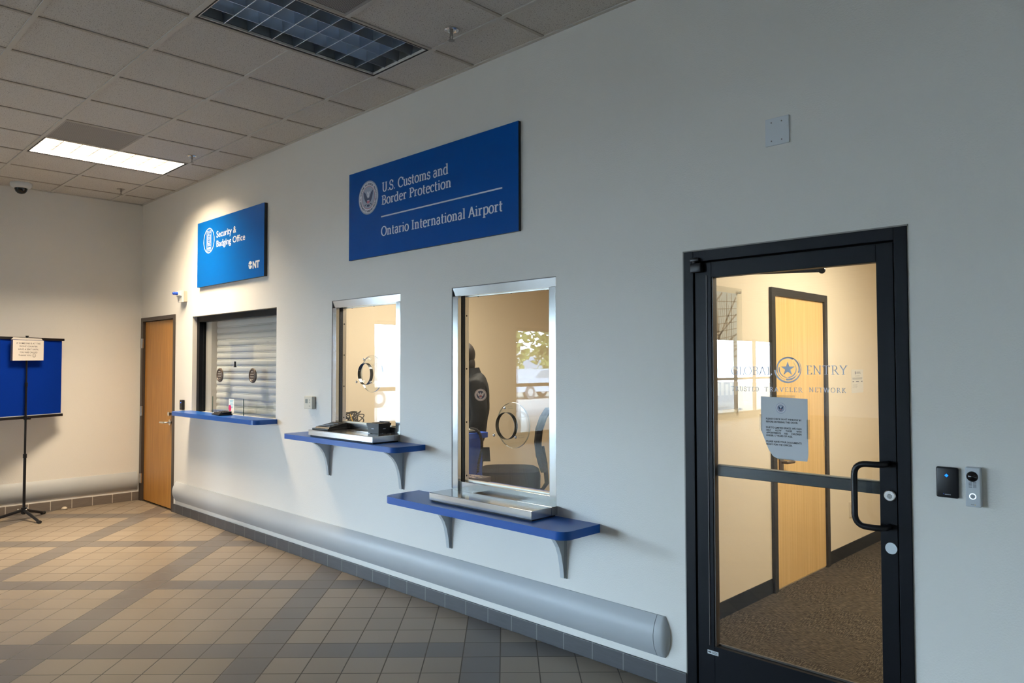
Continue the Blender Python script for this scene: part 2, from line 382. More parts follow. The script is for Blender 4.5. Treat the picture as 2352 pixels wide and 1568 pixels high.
    G['c'] = (.50, [c(arc(.29, X/2, .22, X/2, 45, 315, 24)), ('d', .43, .54, .06)])
    G['e'] = (.55, [c([(.07, .40), (.47, .40)]+arc(.29, X/2, .21, X/2, 12, 318, 28))])
    G['s'] = (.46, [k(arc(.23, .52, .145, .175, 30, 268, 14)+arc(.23, .175, .165, .175, 88, -150, 14)), v((.37, .53), (.37, .66)), v((.065, .04), (.065, .18))])
    G['u'] = (.66, [c([(.16, X), (.16, .22)]+arc(.32, .2, .16, .19, 180, 300)), v((.49, 0), (.49, X)), s(.03, .18, X), s(.36, .51, X), s(.49, .62, 0)])
    G['n'] = (.68, [v((.17, 0), (.17, X)), c(arc(.33, .46, .17, .22, 160, 0)+[(.50, 0)]), s(.03, .18, X), s(.04, .30, 0), s(.38, .63, 0)])
    G['m'] = (1.0, [v((.17, 0), (.17, X)), c(arc(.325, .46, .16, .22, 160, 0)+[(.485, 0)]), c(arc(.645, .46, .16, .22, 160, 0)+[(.805, 0)]), s(.03, .18, X), s(.05, .29, 0), s(.38, .6, 0), s(.69, .94, 0)])
    G['r'] = (.48, [v((.17, 0), (.17, X)), c(arc(.34, .45, .16, .22, 165, 70)), ('d', .40, .62, .06), s(.03, .18, X), s(.04, .33, 0)])
    G['i'] = (.34, [v((.17, 0), (.17, X)), s(.03, .18, X), s(.04, .30, 0), ('d', .16, .93, .07)])
    G['l'] = (.34, [v((.17, 0), (.17, 1.04)), s(.03, .18, 1.04), s(.04, .30, 0)])
    G['t'] = (.42, [c([(.18, .92), (.18, .16)]+arc(.29, .15, .11, .14, 180, 300)), s(.05, .38, X-.02)])
    G['a'] = (.56, [c([(.10, .56)]+arc(.26, .5, .15, .19, 150, 0)+[(.41, .0)]), k(arc(.25, .19, .17, .19, 60, 320, 18)), s(.41, .53, 0)])
    G['d'] = (.66, [c(arc(.29, X/2, .22, X/2, 40, 320, 28)), v((.48, 0), (.48, 1.04)), s(.34, .5, 1.04), s(.48, .62, 0)])
    G['p'] = (.66, [c(arc(.38, X/2, .22, X/2, -140, 140, 28)), v((.18, -.3), (.18, X)), s(.04, .19, X), s(.05, .33, -.3)])
    return G
GL = serif_glyphs()
def serif_text(b, f, txt, u, v, cap, width=None, thick=.155, thin=.085, track=0.0):
    adv = sum((GL[ch][0] if ch in GL else .32)+track for ch in txt)-track
    sx = cap if width is None else width/adv
    x = 0.0
    for ch in txt:
        if ch not in GL: x += .32+track; continue
        a, strokes = GL[ch]
        wv = lambda t: thin+(thick-thin)*abs(t.y)**1.2
        for k_, st in enumerate(strokes):
            def g(px, py, x=x, k_=k_): return f(u+(x+px)*sx, v+py*cap, k_*.00006)
            if st[0] == 'v': ribbon(b, g, st[1], wv)
            elif st[0] == 'c': ribbon(b, g, st[1], lambda t: thick*.82)
            elif st[0] == 's': y = st[3]; h = thin*.95; y0 = y if y < .3 else y-h; b.flat([(st[1], y0), (st[2], y0), (st[2], y0+h), (st[1], y0+h)], g)
            else: b.flat(circ(st[1], st[2], st[3], 14), g)
        x += a+track
    return adv*sx
def sans(b, f, txt, u, v, cap, width=None, align='L', bold=0.0, rot=None, track=1.0):
    cu = D.curves.new('t', 'FONT'); cu.body = txt; cu.size = 1; cu.offset = bold; cu.fill_mode = 'FRONT'; cu.dimensions = '2D'; cu.resolution_u = 3; cu.space_character = track
    ob = D.objects.new('t', cu); C.objects.link(ob)
    me = D.meshes.new_from_object(ob.evaluated_get(bpy.context.evaluated_depsgraph_get()))
    D.objects.remove(ob); D.curves.remove(cu)
    if not me.vertices: return 0
    xs = [q.co.x for q in me.vertices]; x0, x1 = min(xs), max(xs)
    sy = cap/.729; sx = sy if width is None else width/(x1-x0); w = (x1-x0)*sx
    off = {'L': 0, 'C': -w/2, 'R': -w}[align]
    base = len(b.bm.verts); vs = []
    for q in me.vertices:
        px, py = off+(q.co.x-x0)*sx, q.co.y*sy
        if rot: ca, sa = math.cos(rot), math.sin(rot); px, py = px*ca-py*sa, px*sa+py*ca
        vs.append(b.bm.verts.new(Vector(f(u+px, v+py))))
    for p in me.polygons:
        try: b.bm.faces.new([vs[i] for i in p.vertices])
        except ValueError: pass
    D.meshes.remove(me); return w
def arc_text(b, f, txt, cx, cy, r, cap, a_mid, step, flip=False, bold=.02):
    n = len(txt)
    for i, ch in enumerate(txt):
        if ch == ' ': continue
        k = i-(n-1)/2; a = a_mid+(k*step if flip else -k*step); ar = math.radians(a)
        rad = r if not flip else r+cap
        sans(b, f, ch, cx+rad*math.cos(ar), cy+rad*math.sin(ar), cap, align='C', bold=bold, rot=ar-PI/2 if not flip else ar+PI/2)

def seal(parent, f, cx, cy, R, text=True):
    """round agency seal: rings, lettering, eagle and shield, each a coloured layer"""
    k = R/.127; lay = .0004
    F = lambda i: (lambda u, v, w=0: f(u, v, w+lay*i))
    b = B(); b.flat(circ(cx, cy, R), F(1)); base = b.obj('seal', mat('seal_silver', (.34, .39, .50), .5), parent)
    b = B(); ring_poly(b, F(2), cx, cy, .086*k, .117*k); b.obj('seal_ring', mat('seal_white', (.66, .68, .74), .5), base)
    b = B(); ring_poly(b, F(2.5), cx, cy, .083*k, .086*k); b.obj('seal_ring', mat('seal_red', (.42, .06, .08), .5), base)
    if text:
        b = B(); arc_text(b, F(3), 'U.S. CUSTOMS AND BORDER PROTECTION', cx, cy, .094*k, .016*k, 90, 6.3); arc_text(b, F(3), 'DEPARTMENT OF HOMELAND SECURITY', cx, cy, .094*k, .016*k, -90, 5.0, True)
        b.obj('seal_lettering', mat('seal_navy', (.01, .03, .10), .5), base)
    navy = mat('seal_navy', (.01, .03, .10), .5)
    b = B()
    for s in (-1, 1):                          # wings
        pts = [(.012, -.005), (.020, .012), (.034, .034), (.056, .052), (.061, .040), (.058, .022), (.051, .0), (.042, -.018), (.030, -.032), (.018, -.040)]
        b.flat([(cx+s*p*k, cy+q*k) for p, q in pts], F(3.2))
        b.flat([(cx+s*p*k, cy+q*k) for p, q in [(.018, -.043), (.045, -.052), (.048, -.062), (.024, -.050)]], F(3.2))
    b.flat([(cx+p*k, cy+q*k) for p, q in [(-.014, .004), (.014, .004), (.010, -.002), (.016, -.018), (-.016, -.018), (-.010, -.002)]], F(3.3))
    b.flat([(cx+p*k, cy+q*k) for p, q in [(-.016, -.052), (.016, -.052), (.018, -.064), (.0, -.070), (-.018, -.064)]], F(3.2))
    b.obj('eagle', navy, base)
    b = B()
    b.flat([(cx+p*k, cy+q*k) for p, q in [(-.013, .012), (-.009, .024), (-.018, .040), (-.010, .050), (-.003, .036), (.004, .036), (.011, .050), (.019, .040), (.009, .024), (.013, .012), (.004, -.004), (-.004, -.004)]], F(3.6))
    b.flat([(cx+p*k, cy+q*k) for p, q in [(-.016, -.020), (.016, -.020), (.016, -.023), (-.016, -.023)]], F(3.6))
    b.obj('eagle_head', mat('seal_white', (.66, .68, .74), .5), base)
    b = B()
    for i in range(4):
        x = -.016+i*.0085; b.flat([(cx+x*k, cy-.024*k), (cx+(x+.0062)*k, cy-.024*k), (cx+(x+.0062)*k, cy-(.046-.003*abs(i-1.5))*k), (cx+x*k, cy-(.046-.003*abs(i-1.5))*k)], F(3.6))
    b.obj('shield', mat('seal_red2', (.50, .10, .14), .5), base)
    return base

# ================================================================== SETTING
H = 3.532
# main wall with its openings (x spans), thickness 0.12
WT = .12
OPEN = [(.02, 1.045, 0, 2.16), (1.50, 3.312, 1.11, 2.113), (4.225, 5.118, 1.06, 2.107), (5.688, 6.592, .75, 2.103), (7.44, 8.458, 0, 2.152)]
b = B(); x = 0.0
for x0, x1, z0, z1 in OPEN:
    if x0 > x: b.box(x, x0, 0, WT, 0, H)
    if z0 > 0: b.box(x0, x1, 0, WT, 0, z0)
    b.box(x0, x1, 0, WT, z1, H); x = x1
b.box(x, 12.0, 0, WT, 0, H); struct(b.obj('wall_right', M_wall))
b = B(); b.box(-.15, 0, -3.3, 6.0, 0, H); struct(b.obj('wall_left', M_wallL))
b = B(); b.box(WX, -.15, -3.3, -3.2, 0, H); struct(b.obj('wall_return', M_wall))
M_mull = mat('storefront_mullion', (.30, .27, .23), .4)
# street front
b = B(); yy = -3.3
for a, c_ in sorted(GLAZE, key=lambda t: -t[0]):
    b.box(WX-.1, WX, c_, yy, 0, H); b.box(WX-.1, WX, a, c_, 2.38, H); b.box(WX-.1, WX, a, c_, 0, .12); yy = a
b.box(WX-.1, WX, -20, yy, 0, H); struct(b.obj('wall_street', mat('street_wall', (.62, .58, .52), .6)))
for n, (a, c_) in enumerate(GLAZE):
    t = thing('window_%d' % (n+4), 'tall aluminium street window in the lobby, seen mirrored in the glass', 'window', (WX-.05, (a+c_)/2, .12), kind='structure')
    b = B(); k = max(1, round((c_-a)/1.25)); st = (c_-a)/k
    for i in range(k+1): b.box(WX-.09, WX-.01, a+i*st-.045, a+i*st+.045, .12, 2.38)
    for z in (.12, 1.14, 2.31): b.box(WX-.08, WX-.02, a, c_, z, z+.07)
    b.obj('window_frame', M_mull, t)
    b = B(); b.box(WX-.053, WX-.047, a, c_, .15, 2.35); b.obj('pane', glass_mat('street_glass', (.97, .985, .985)), t)
b = B(); b.box(WX-.1, 12.1, -20.1, -20, 0, H); struct(b.obj('wall_rear', M_wall))
b = B(); b.box(12, 12.1, -20, 6, 0, H); struct(b.obj('wall_far_end', M_wall))
b = B(); b.box(-.15, 12.1, 6, 6.1, 0, H); struct(b.obj('wall_back', M_wall))
# floors
b = B(); b.box(WX-.1, 12, -20, 0.0, -.1, 0); struct(b.obj('floor', M_floor))
b = B(); b.box(0, 12, 0.0, 6, -.1, 0); struct(b.obj('floor_back_rooms', M_carpet))
# ceiling: deck of acoustic tiles with openings for the recessed fixtures
TX0, TY0, T = 5.298, -.357, .6096
def gx(k): return TX0-k*T
def gy(j): return TY0-j*T
holes = [(gx(0), gx(-1), gy(2), gy(0)), (gx(6), gx(5), gy(2), gy(0)), (gx(6), gx(5), gy(8), gy(6))]
xs = sorted({WX-.1, 12.1}|{h for q in holes for h in q[:2]}); ys = sorted({-20.1, 6.1}|{h for q in holes for h in q[2:]})
b = B()
for i in range(len(xs)-1):
    for j in range(len(ys)-1):
        cx, cy = (xs[i]+xs[i+1])/2, (ys[j]+ys[j+1])/2
        if any(q[0] < cx < q[1] and q[2] < cy < q[3] for q in holes): continue
        b.box(xs[i], xs[i+1], ys[j], ys[j+1], H, H+.02)
ceil = struct(b.obj('ceiling', M_ceil))
b = B(); k = -12
while gx(k) > WX: 
    if gx(k) < 12:
        spans = [(-20, -.002)]
        for q in holes:
            if q[0]+.01 < gx(k) < q[1]-.01: spans = [w for a, c_ in spans for w in ((a, min(c_, q[2])), (max(a, q[3]), c_)) if w[1] > w[0]]
        for a, c_ in spans: b.box(gx(k)-.011, gx(k)+.011, a, c_, H-.006, H+.001)
    k += 1
b.obj('cross_tees', mat('cross_tee', (.40, .36, .31), .6), ceil)
b = B(); j = 0
while gy(j) > -20:
    spans = [(0 if gy(j) > -3.2 else WX, 12)]
    for q in holes:
        if q[2]+.01 < gy(j) < q[3]-.01: spans = [w for a, c_ in spans for w in ((a, min(c_, q[0])), (max(a, q[1]), c_)) if w[1] > w[0]]
    for a, c_ in spans: b.box(a, c_, gy(j)-.0135, gy(j)+.0135, H-.008, H+.001)
    j += 1
b.box(0, 12, -.022, 0, H-.008, H+.001); b.box(0, .022, -3.2, 0, H-.008, H+.001)
b.obj('main_tees', M_tee, ceil)
b = B(); b.box(WX-.2, 12.2, -20.2, 6.2, 3.9, 4.0); struct(b.obj('roof', mat('roof_deck', (.3, .3, .3), .9)))
for nm, q in (('wall_plenum_street', (WX-.2, WX-.1)), ('wall_plenum_end', (12.1, 12.2))):
    b = B(); b.box(q[0], q[1], -20.2, 6.2, H-.05, 3.9); struct(b.obj(nm, M_wall))
for nm, q in (('wall_plenum_rear', (-20.2, -20.1)), ('wall_plenum_back', (6.1, 6.2))):
    b = B(); b.box(WX-.2, 12.2, q[0], q[1], H-.05, 3.9); struct(b.obj(nm, M_wall))
# tile base
def base_right(x0, x1): 
    b = B(); b.box(x0, x1, -.012, 0, 0, .092, .003); return b
struct(base_right(1.047, 7.438).obj('baseboard_right', M_baseR)); struct(base_right(8.46, 12).obj('baseboard_right_end', M_baseR))
b = B(); b.box(0, .012, -3.2, -.001, 0, .1, .003); struct(b.obj('baseboard_left', M_baseL))

# wall crash rails
def rail_profile(n=14): # (out, z)
    z0, z1 = .132, .337; P = []
    for i in range(n+1):
        t = -1+2*i/n; P.append((.038*(1-abs(t)**2.0)+.008, (z0+z1)/2+t*(z1-z0)/2))
    return P
t = thing('crash_rail', 'long pale grey bumper rail low on the wall beneath the counters', 'wall rail', (4, 0, .23))
def loft(b, prof_list):
    rings = [[b.bm.verts.new(Vector(p)) for p in pr] for pr in prof_list]
    for a, c_ in zip(rings, rings[1:]):
        for i in range(len(a)-1): b.bm.faces.new([a[i], a[i+1], c_[i+1], c_[i]])
    b.bm.faces.new(rings[0]); b.bm.faces.new(rings[-1][::-1])
P = rail_profile()
b = B(); loft(b, [[(1.125, 0, .132)]+[(1.125, -o, z) for o, z in P]+[(1.125, 0, .337)], [(7.268, 0, .132)]+[(7.268, -o, z) for o, z in P]+[(7.268, 0, .337)]]); b.obj('rail_body', M_rail, t, True)
b = B()
def cap_ring(th):
    c_, s_ = math.cos(th), math.sin(th); R = []
    for o, z in P: t_ = (z-.2345)/.1025; R.append((7.303+(.012+.030*(1-t_*t_))*s_, -o*c_, z))
    return [(R[0][0], 0, .132)]+R+[(R[-1][0], 0, .337)]
loft(b, [cap_prof for cap_prof in [[(7.271, 0, .132)]+[(7.271, -o, z) for o, z in P]+[(7.271, 0, .337)]]+[cap_ring(math.radians(a)) for a in (0, 20, 40, 58, 74, 86)]]); b.obj('end_cap', M_rail, t, True, 35)
t = thing('crash_rail', 'short bumper rail low on the far wall behind the blue screen stand', 'wall rail', (0, -1.6, .23))
b = B(); loft(b, [[(0, -3.19, .13)]+[(o, -3.19, z) for o, z in P]+[(0, -3.19, .337)], [(0, -.03, .13)]+[(o, -.03, z) for o, z in P]+[(0, -.03, .337)]]); b.obj('rail_body', M_rail, t, True)

# ------------------------------------------------------------------ door 1 (oak door in the corner)
t = thing('door_1', 'oak-veneer door with bronze frame in the corner, lever handle', 'door', (.53, .03, 0), kind='structure')
b = B(); b.box(.02, .085, -.012, .12, 0, 2.162, .002); b.box(1.0, 1.047, -.012, .12, 0, 2.162, .002); b.box(.085, 1.0, -.012, .12, 2.118, 2.162, .002); b.obj('door_frame', M_bronze, t)
b = B(); b.box(.092, .996, .018, .062, .012, 2.112, .002); leaf = b.obj('door_leaf', M_wood, t)
b = B(); b.box(.086, .998, .03, .1, .0, .011); b.obj('threshold', M_blackmatte, t)
for z in (1.86, 1.06, .265):
    b = B(); b.box(.055, .093, -.014, -.004, z-.057, z+.057); b.cyl((.08, -.018, z-.057), (.08, -.018, z+.057), .008, n=12); b.obj('hinge', M_chrome, t)
b = B(); b.cyl((.935, .02, .968), (.935, -.012, .968), .032); b.tube([(.935, -.01, .968), (.935, -.055, .968), (.925, -.066, .968), (.81, -.066, .966)], .0105, 10); b.obj('lever_handle', M_chrome, leaf, True)
b = B(); b.cyl((.935, .02, 1.062), (.935, -.026, 1.062), .024); b.obj('deadbolt', M_chrome, leaf, True)

# ------------------------------------------------------------------ window 3: shuttered counter window
t = thing('window_3', 'counter window closed by a grey roll-down shutter, two bronze speak-through discs', 'window', (2.4, .05, 1.12), kind='structure')
b = B(); b.box(1.505, 1.565, .046, .118, 1.112, 2.11); b.box(3.25, 3.31, .046, .118, 1.112, 2.11); b.box(1.565, 3.25, .046, .118, 2.055, 2.11)
b.obj('window_frame', M_alu_black, t)
b = B(); b.box(1.50, 1.70, .118, .20, 1.05, 2.2); b.box(3.2, 3.36, .13, .20, 1.05, 2.2); b.obj('shutter_guide', mat('guide_grey', (.46, .45, .43), .45), t)
b = B(); prof = []; z = 1.05; pitch = .068
while z < 2.2:
    prof += [(.184, z), (.1785, z+.003), (.1745, z+.014), (.1735, z+.028), (.1748, z+.042), (.1785, z+.053), (.184, z+.0555), (.180, z+.0575), (.180, z+.0645)]; z += pitch
L_ = [b.bm.verts.new((1.66, y, z)) for y, z in prof]; R_ = [b.bm.verts.new((3.3, y, z)) for y, z in prof]
for i in range(len(prof)-1): b.bm.faces.new([L_[i], R_[i], R_[i+1], L_[i+1]])
so = b.obj('roll_shutter', M_shut, t, True, 50)
b = B(); b.box(1.5, 3.4, .215, .24, 1.0, 2.3); b.obj('shutter_back', M_blackmatte, t)
b = B(); b.box(1.567, 3.248, .084, .092, 1.125, 2.054); b.obj('glass_pane', M_glass, t)
M_speak = mat('speak_bronze', (.075, .055, .042), .4)
for px in (1.997, 2.71):
    b = B(); b.lathe((px, .084, 1.50), (0, -1, 0), [(0, 0), (.071, 0), (.071, .008), (.066, .013), (.056, .014), (.052, .009), (.0, .009)], 32); d_ = b.obj('speak_disc', M_speak, t, True)
    b = B()
    for i, w in enumerate((.022, .036, .036, .022)): b.box(px-w, px+w, .0715, .0735, 1.532-i*.024, 1.539-i*.024)
    b.obj('speak_slot', mat('slot_light', (.30, .28, .25), .5), d_)
b = B(); b.box(2.330, 2.346, .070, .084, 1.590, 1.636, .002); b.box(2.318, 2.358, .071, .084, 1.578, 1.592, .003); b.obj('glass_clip', M_black, t)

# ------------------------------------------------------------------ windows 1, 2: stainless pass-through windows
def pane_with_hole(x0, x1, z0, z1, y0, y1, cx, cz, r, n=40):
    b = B(); bm = b.bm
    for y in (y0, y1):
        o = []
        for i in range(n):
            a = 2*PI*i/n; dx, dz = math.cos(a), math.sin(a)
            tt = min((x1-cx)/dx if dx > 1e-6 else 9e9, (x0-cx)/dx if dx < -1e-6 else 9e9, (z1-cz)/dz if dz > 1e-6 else 9e9, (z0-cz)/dz if dz < -1e-6 else 9e9)
            o.append((cx+dx*tt, cz+dz*tt))
        # corners inserted by nearest angle
        for qx in (x0, x1):
            for qz in (z0, z1):
                i = min(range(n), key=lambda i: (o[i][0]-qx)**2+(o[i][1]-qz)**2); o[i] = (qx, qz)
        V = [bm.verts.new((p, y, q)) for p, q in o]; U = [bm.verts.new((cx+r*math.cos(2*PI*i/n), y, cz+r*math.sin(2*PI*i/n))) for i in range(n)]
        for i in range(n):
            j = (i+1) % n; f = [V[i], V[j], U[j], U[i]]; bm.faces.new(f if y == y0 else f[::-1])
    return b
def nofix(b, name, m, parent):   # keep the normals as built (two separate skins of one sheet)
    me = D.meshes.new(name); b.bm.to_mesh(me); b.bm.free(); me.materials.append(m); o = D.objects.new(name, me); C.objects.link(o)
    o.parent = parent; o.matrix_parent_inverse = parent.matrix_basis.inverted(); return o
def steel_window(n, label, x0, x1, z0, z1, hx, hz, hr):
    t = thing('window_%d' % n, label, 'window', ((x0+x1)/2, .05, z0), kind='structure')
    w = .053; y0, y1 = .0, .092
    b = B(); b.box(x0, x0+w, y0, y1, z0, z1-w, .0015); b.box(x1-w, x1, y0, y1, z0, z1-w, .0015); b.obj('frame_side', M_steel_v, t)
    # mitred head: face splayed slightly back towards its lower edge
    b = B(); b.prism([(x0, z1), (x1, z1), (x1, z1-w), (x0, z1-w)], lambda u, v, w_: (u, (y0+(.012 if v < z1-.01 else 0)) if w_ == 0 else y1, v), 1); b.obj('frame_head', M_steel_h, t)
    b = B(); b.box(x0-.008, x0, -.001, .02, z0+.04, z1+.005); b.box(x0-.008, x1+.003, -.001, .02, z1, z1+.005); b.obj('sealant_bead', mat('sealant_dark', (.16, .155, .15), .7), t)
    b = B(); b.box(x0+w, x1-w, y0+.018, y1, z0, z0+.088, .001); b.obj('frame_sill', M_steel_h, t)
    b = B(); b.box(x0+w, x0+w+.004, .031, .059, z0+.088, z1-w); b.box(x1-w-.004, x1-w, .031, .059, z0+.088, z1-w); b.obj('gasket', M_blackmatte, t)
    st = mat('stop_steel', (.62, .60, .56), .33, metal=1)
    b = B(); b.box(x0+w, x0+w+.005, .060, .092, z0+.088, z1-w); b.box(x1-w-.005, x1-w, .060, .092, z0+.088, z1-w); b.box(x0+w, x1-w, .060, .092, z1-w-.005, z1-w); b.box(x0+w, x1-w, .060, .094, z0+.088, z0+.094); s_ = b.obj('glazing_stop', st, t)
    b = B()
    for i in range(4): b.sph((x0+w+.006, .072, z0+.12+i*(z1-z0-.3)/3), .006, (.35, 1, 1), 10)
    for i in range(3): b.sph((x0+w+.12+i*(x1-x0-.3)/2, .07, z1-w-.006), .006, (1, 1, .5), 10)
    b.obj('screw', M_blackmatte, s_)
    nofix(pane_with_hole(x0+w, x1-w, z0+.088, z1-w, .032, .058, hx, hz, hr), 'glass_pane', M_glass, t)
    b = B(); b.lathe((hx, .0315, hz), (0, 1, 0), [(hr, 0), (hr, .027), (hr-.002, .027), (hr-.002, 0), (hr, 0)], 40); b.obj('hole_edge', mat('edge_dark_reflection', (.03, .035, .035), .12), t, True)  # near-black colour paints the dark interior mirrored in the cut edge
    py = .100; R_ = .142
    b = B(); b.lathe((hx, py, hz), (0, 1, 0), [(0, 0), (R_, 0), (R_, .010), (0, .010)], 44); d_ = b.obj('speak_plate', M_acr, t, True, 30)
    b = B(); b.lathe((hx, py, hz), (0, 1, 0), [(R_+.0005, -.0005), (R_+.0015, .001), (R_+.0015, .009), (R_+.0005, .0105), (R_-.001, .0105), (R_-.001, -.0005)], 44); b.obj('plate_rim', glass_mat('acrylic_rim', (.72, .78, .82), 2.5), d_, True)
    for a in (90, 213, 327):
        px, pz = hx+.113*math.cos(math.radians(a)), hz+.113*math.sin(math.radians(a))
        b = B(); b.cyl((px, .058, pz), (px, py, pz), .010, n=16); so_ = b.obj('clear_spacer', M_acr, d_, True, 30)
        b = B(); b.sph((px, .029, pz), .010, (1, .7, 1), 14); b.obj('bolt_head', M_polish, d_, True)
    return t
steel_window(1, 'smaller stainless-framed service window with round speak hole, bright reflections', 4.225, 5.118, 1.06, 2.107, 4.62, 1.53, .084)
steel_window(2, 'taller stainless-framed service window with an officer visible behind it', 5.688, 6.592, .75, 2.103, 6.145, 1.22, .084)

# ------------------------------------------------------------------ blue counters and steel trays
def counter(label, x0, x1, zt, dep, th, brk, round_l=True):
    t = thing('counter_shelf', label, 'counter', ((x0+x1)/2, 0, zt-th), 'blue wall counters')
    r = .065; poly = [(x0, 0), (x1, 0)] + [(p, q) for p, q in arc(x1-r, -dep+r, r, r, 0, -90, 10)]
    poly += [(p, q) for p, q in arc(x0+r, -dep+r, r, r, -90, -180, 10)] if round_l else [(x0, -dep)]
    b = B(); b.prism(poly, lambda u, v, w: (u, v, zt-th+w), th)
    b.obj('countertop', M_blue_lam, t, True, 30)
    for bx in brk:
        b = B(); zb = zt-th; hh = .29; dd = dep*.64
        prof = [(0, zb), (0, zb-hh), (-.012, zb-hh)]
        inner = [(-.018, zb-hh), (-.027, zb-hh+.07), (-.042, zb-.155), (-.060, zb-.11), (-.088, zb-.07), (-.12, zb-.042), (-.15, zb-.024), (-dd, zb-.012), (-dd, zb)]
        b.prism(prof[:1]+[(0, zb-hh)]+inner, lambda u, v, w: (bx-.0035+w, u, v), .007)                      # web
        pr = [(-.018, zb-hh), (-.027, zb-hh+.07), (-.042, zb-.155), (-.060, zb-.11), (-.088, zb-.07), (-.12, zb-.042), (-.15, zb-.024), (-dd, zb-.012)]
        rg = []
        for i, (u, v) in enumerate(pr):
            rg.append([b.bm.verts.new((bx+s, u, v)) for s in (-.014, .014)])
        for a, c_ in zip(rg, rg[1:]): b.bm.faces.new([a[0], a[1], c_[1], c_[0]])
        b.box(bx-.019, bx+.019, -.005, 0, zb-hh-.004, zb)
        k_ = b.obj('bracket', M_gry, t)
        sm = k_.modifiers.new('s', 'SOLIDIFY'); sm.thickness = .003; sm.offset = 0
        b = B(); b.cyl((bx-.006, -.065, zb-.030), (bx+.008, -.065, zb-.030), .009, n=14); b.obj('bracket_bolt', M_gry, k_, True)
    return t
counter('long blue counter ledge under the shuttered window', 1.475, 3.338, 1.122, .215, .04, [])
counter('blue counter ledge on two brackets under the smaller steel window', 3.905, 5.405, 1.052, .265, .038, [4.20, 5.15])
counter('lowest blue counter ledge on two brackets under the taller steel window', 5.335, 6.905, .735, .30, .045, [5.665, 6.65])
def tray(label, x0, x1, zt, th, dep, sx0, sx1):
    t = thing('deal_tray', label, 'tray', ((x0+x1)/2, -dep/2, zt-th), 'stainless deal trays')
    b = B(); bm = b.bm; y0, y1 = -dep, .052; sy0 = -.05
    b.box(x0, x1, y0, sy0, zt-th, zt, .003); b.box(x0, sx0, sy0, y1, zt-th, zt, .001); b.box(sx1, x1, sy0, y1, zt-th, zt, .001)
    b.obj('tray_body', M_steel_h, t)
    b = B(); b.box(sx0-.002, sx1+.002, sy0, .06, zt-.032, zt-.026); b.obj('tray_well', mat('well_warm_reflection', (.72, .63, .50), .35, metal=.4), t)  # tan tint paints warm office light reflected in the steel well
    b = B(); b.box(sx0-.008, sx1+.008, sy0-.006, sy0, zt, zt+.0015); b.box(sx0-.008, sx0, sy0, 0.03, zt, zt+.0015); b.box(sx1, sx1+.008, sy0, .03, zt, zt+.0015); b.obj('well_rim', M_polish, t)
    b = B(); b.box(x0+.01, x1-.01, -dep+.012, -.01, zt-th-.0075, zt-th); b.obj('tray_gasket', M_blackmatte, t)
    return t
tray('stainless steel deal tray on the middle counter, holding two black devices', 4.27, 5.12, 1.103, .043, .235, 4.50, 4.88)
tray('empty stainless steel deal tray under the taller window', 5.71, 6.60, .792, .049, .215, 5.94, 6.315)

# ------------------------------------------------------------------ glass entrance door (door 2)
t = thing('door_2', 'black aluminium glass door with pull handle and lettering on its pane', 'door', (7.95, .03, 0), kind='structure')
X0, X1, ZT = 7.44, 8.458, 2.152
b = B(); b.box(X0, X0+.053, -.008, .13, 0, ZT, .002); b.box(X1-.049, X1, -.008, .13, 0, ZT, .002); b.box(X0+.053, X1-.049, -.008, .13, ZT-.052, ZT, .002); b.obj('door_frame', M_alu_black, t)
b = B(); b.box(X0-.006, X0, -.006, .05, 0, ZT+.006); b.box(X0-.006, X1+.004, -.006, .05, ZT, ZT+.006); b.obj('sealant_bead', mat('sealant', (.28, .27, .25), .7), t)
lx0, lx1 = X0+.058, X1-.054
b = B(); b.box(lx0, lx0+.088, .0, .045, .015, ZT-.06, .002); b.box(lx1-.066, lx1, .0, .045, .015, ZT-.06, .002); b.box(lx0+.088, lx1-.066, .0, .045, 2.018, ZT-.06, .002)
b.box(lx0+.088, lx1-.066, .0, .045, .015, .258, .002); leaf = b.obj('door_leaf', M_alu_black, t)
b = B(); b.box(X0+.05, X0+.066, .047, .06, 0, ZT-.05); b.box(X1-.062, X1-.046, .047, .06, 0, ZT-.05); b.box(X0+.05, X1-.046, .047, .06, ZT-.068, ZT-.05); b.obj('gap_light_block', M_blackmatte, t)  # black strip added behind the leaf gaps to block hall light
gx0, gx1 = lx0+.088, lx1-.066
b = B(); b.box(lx0+.062, lx0+.066, -.004, 0, .26, 2.03); b.box(gx0-.004, gx0+.006, .004, .04, .258, 2.018); b.box(gx0, gx1, .03, .04, .258, .266); b.obj('glazing_bead', M_bronze, leaf)
b = B(); b.box(gx0, gx1, .034, .062, 1.062, 1.112, .003); b.obj('cross_rail', mat('rail_black', (.012, .017, .022), .3, spec=.35), leaf)
b = B(); b.box(gx0, gx1, .0345, .0615, 1.113, 1.117); b.obj('rail_trim', mat('trim_tan', (.30, .25, .18), .5), leaf)
b = B(); b.box(gx0, gx1, .016, .022, .258, 2.018); b.obj('glass_pane', M_glass_door, leaf)
b = B(); hx, hl = lx1-.032, 8.262
def rnd(p0, p1, p2, r, n=7):
    p0, p1, p2 = Vector(p0), Vector(p1), Vector(p2); a = p1+(p0-p1).normalized()*r; c_ = p1+(p2-p1).normalized()*r
    return [a*(1-t_)**2+p1*2*t_*(1-t_)+c_*t_*t_ for t_ in [i/n for i in range(n+1)]]
A_, B_, C_, D_, E_, F_ = (hx, 0, 1.195), (hx, -.062, 1.195), (hl, -.066, 1.195), (hl, -.066, .942), (hx, -.062, .942), (hx, 0, .942)
b.tube([A_]+rnd(A_, B_, C_, .04)+rnd(B_, C_, D_, .05)+rnd(C_, D_, E_, .05)+rnd(D_, E_, F_, .04)+[F_], .0125, 16); b.obj('pull_handle', M_black, leaf, True, 60)
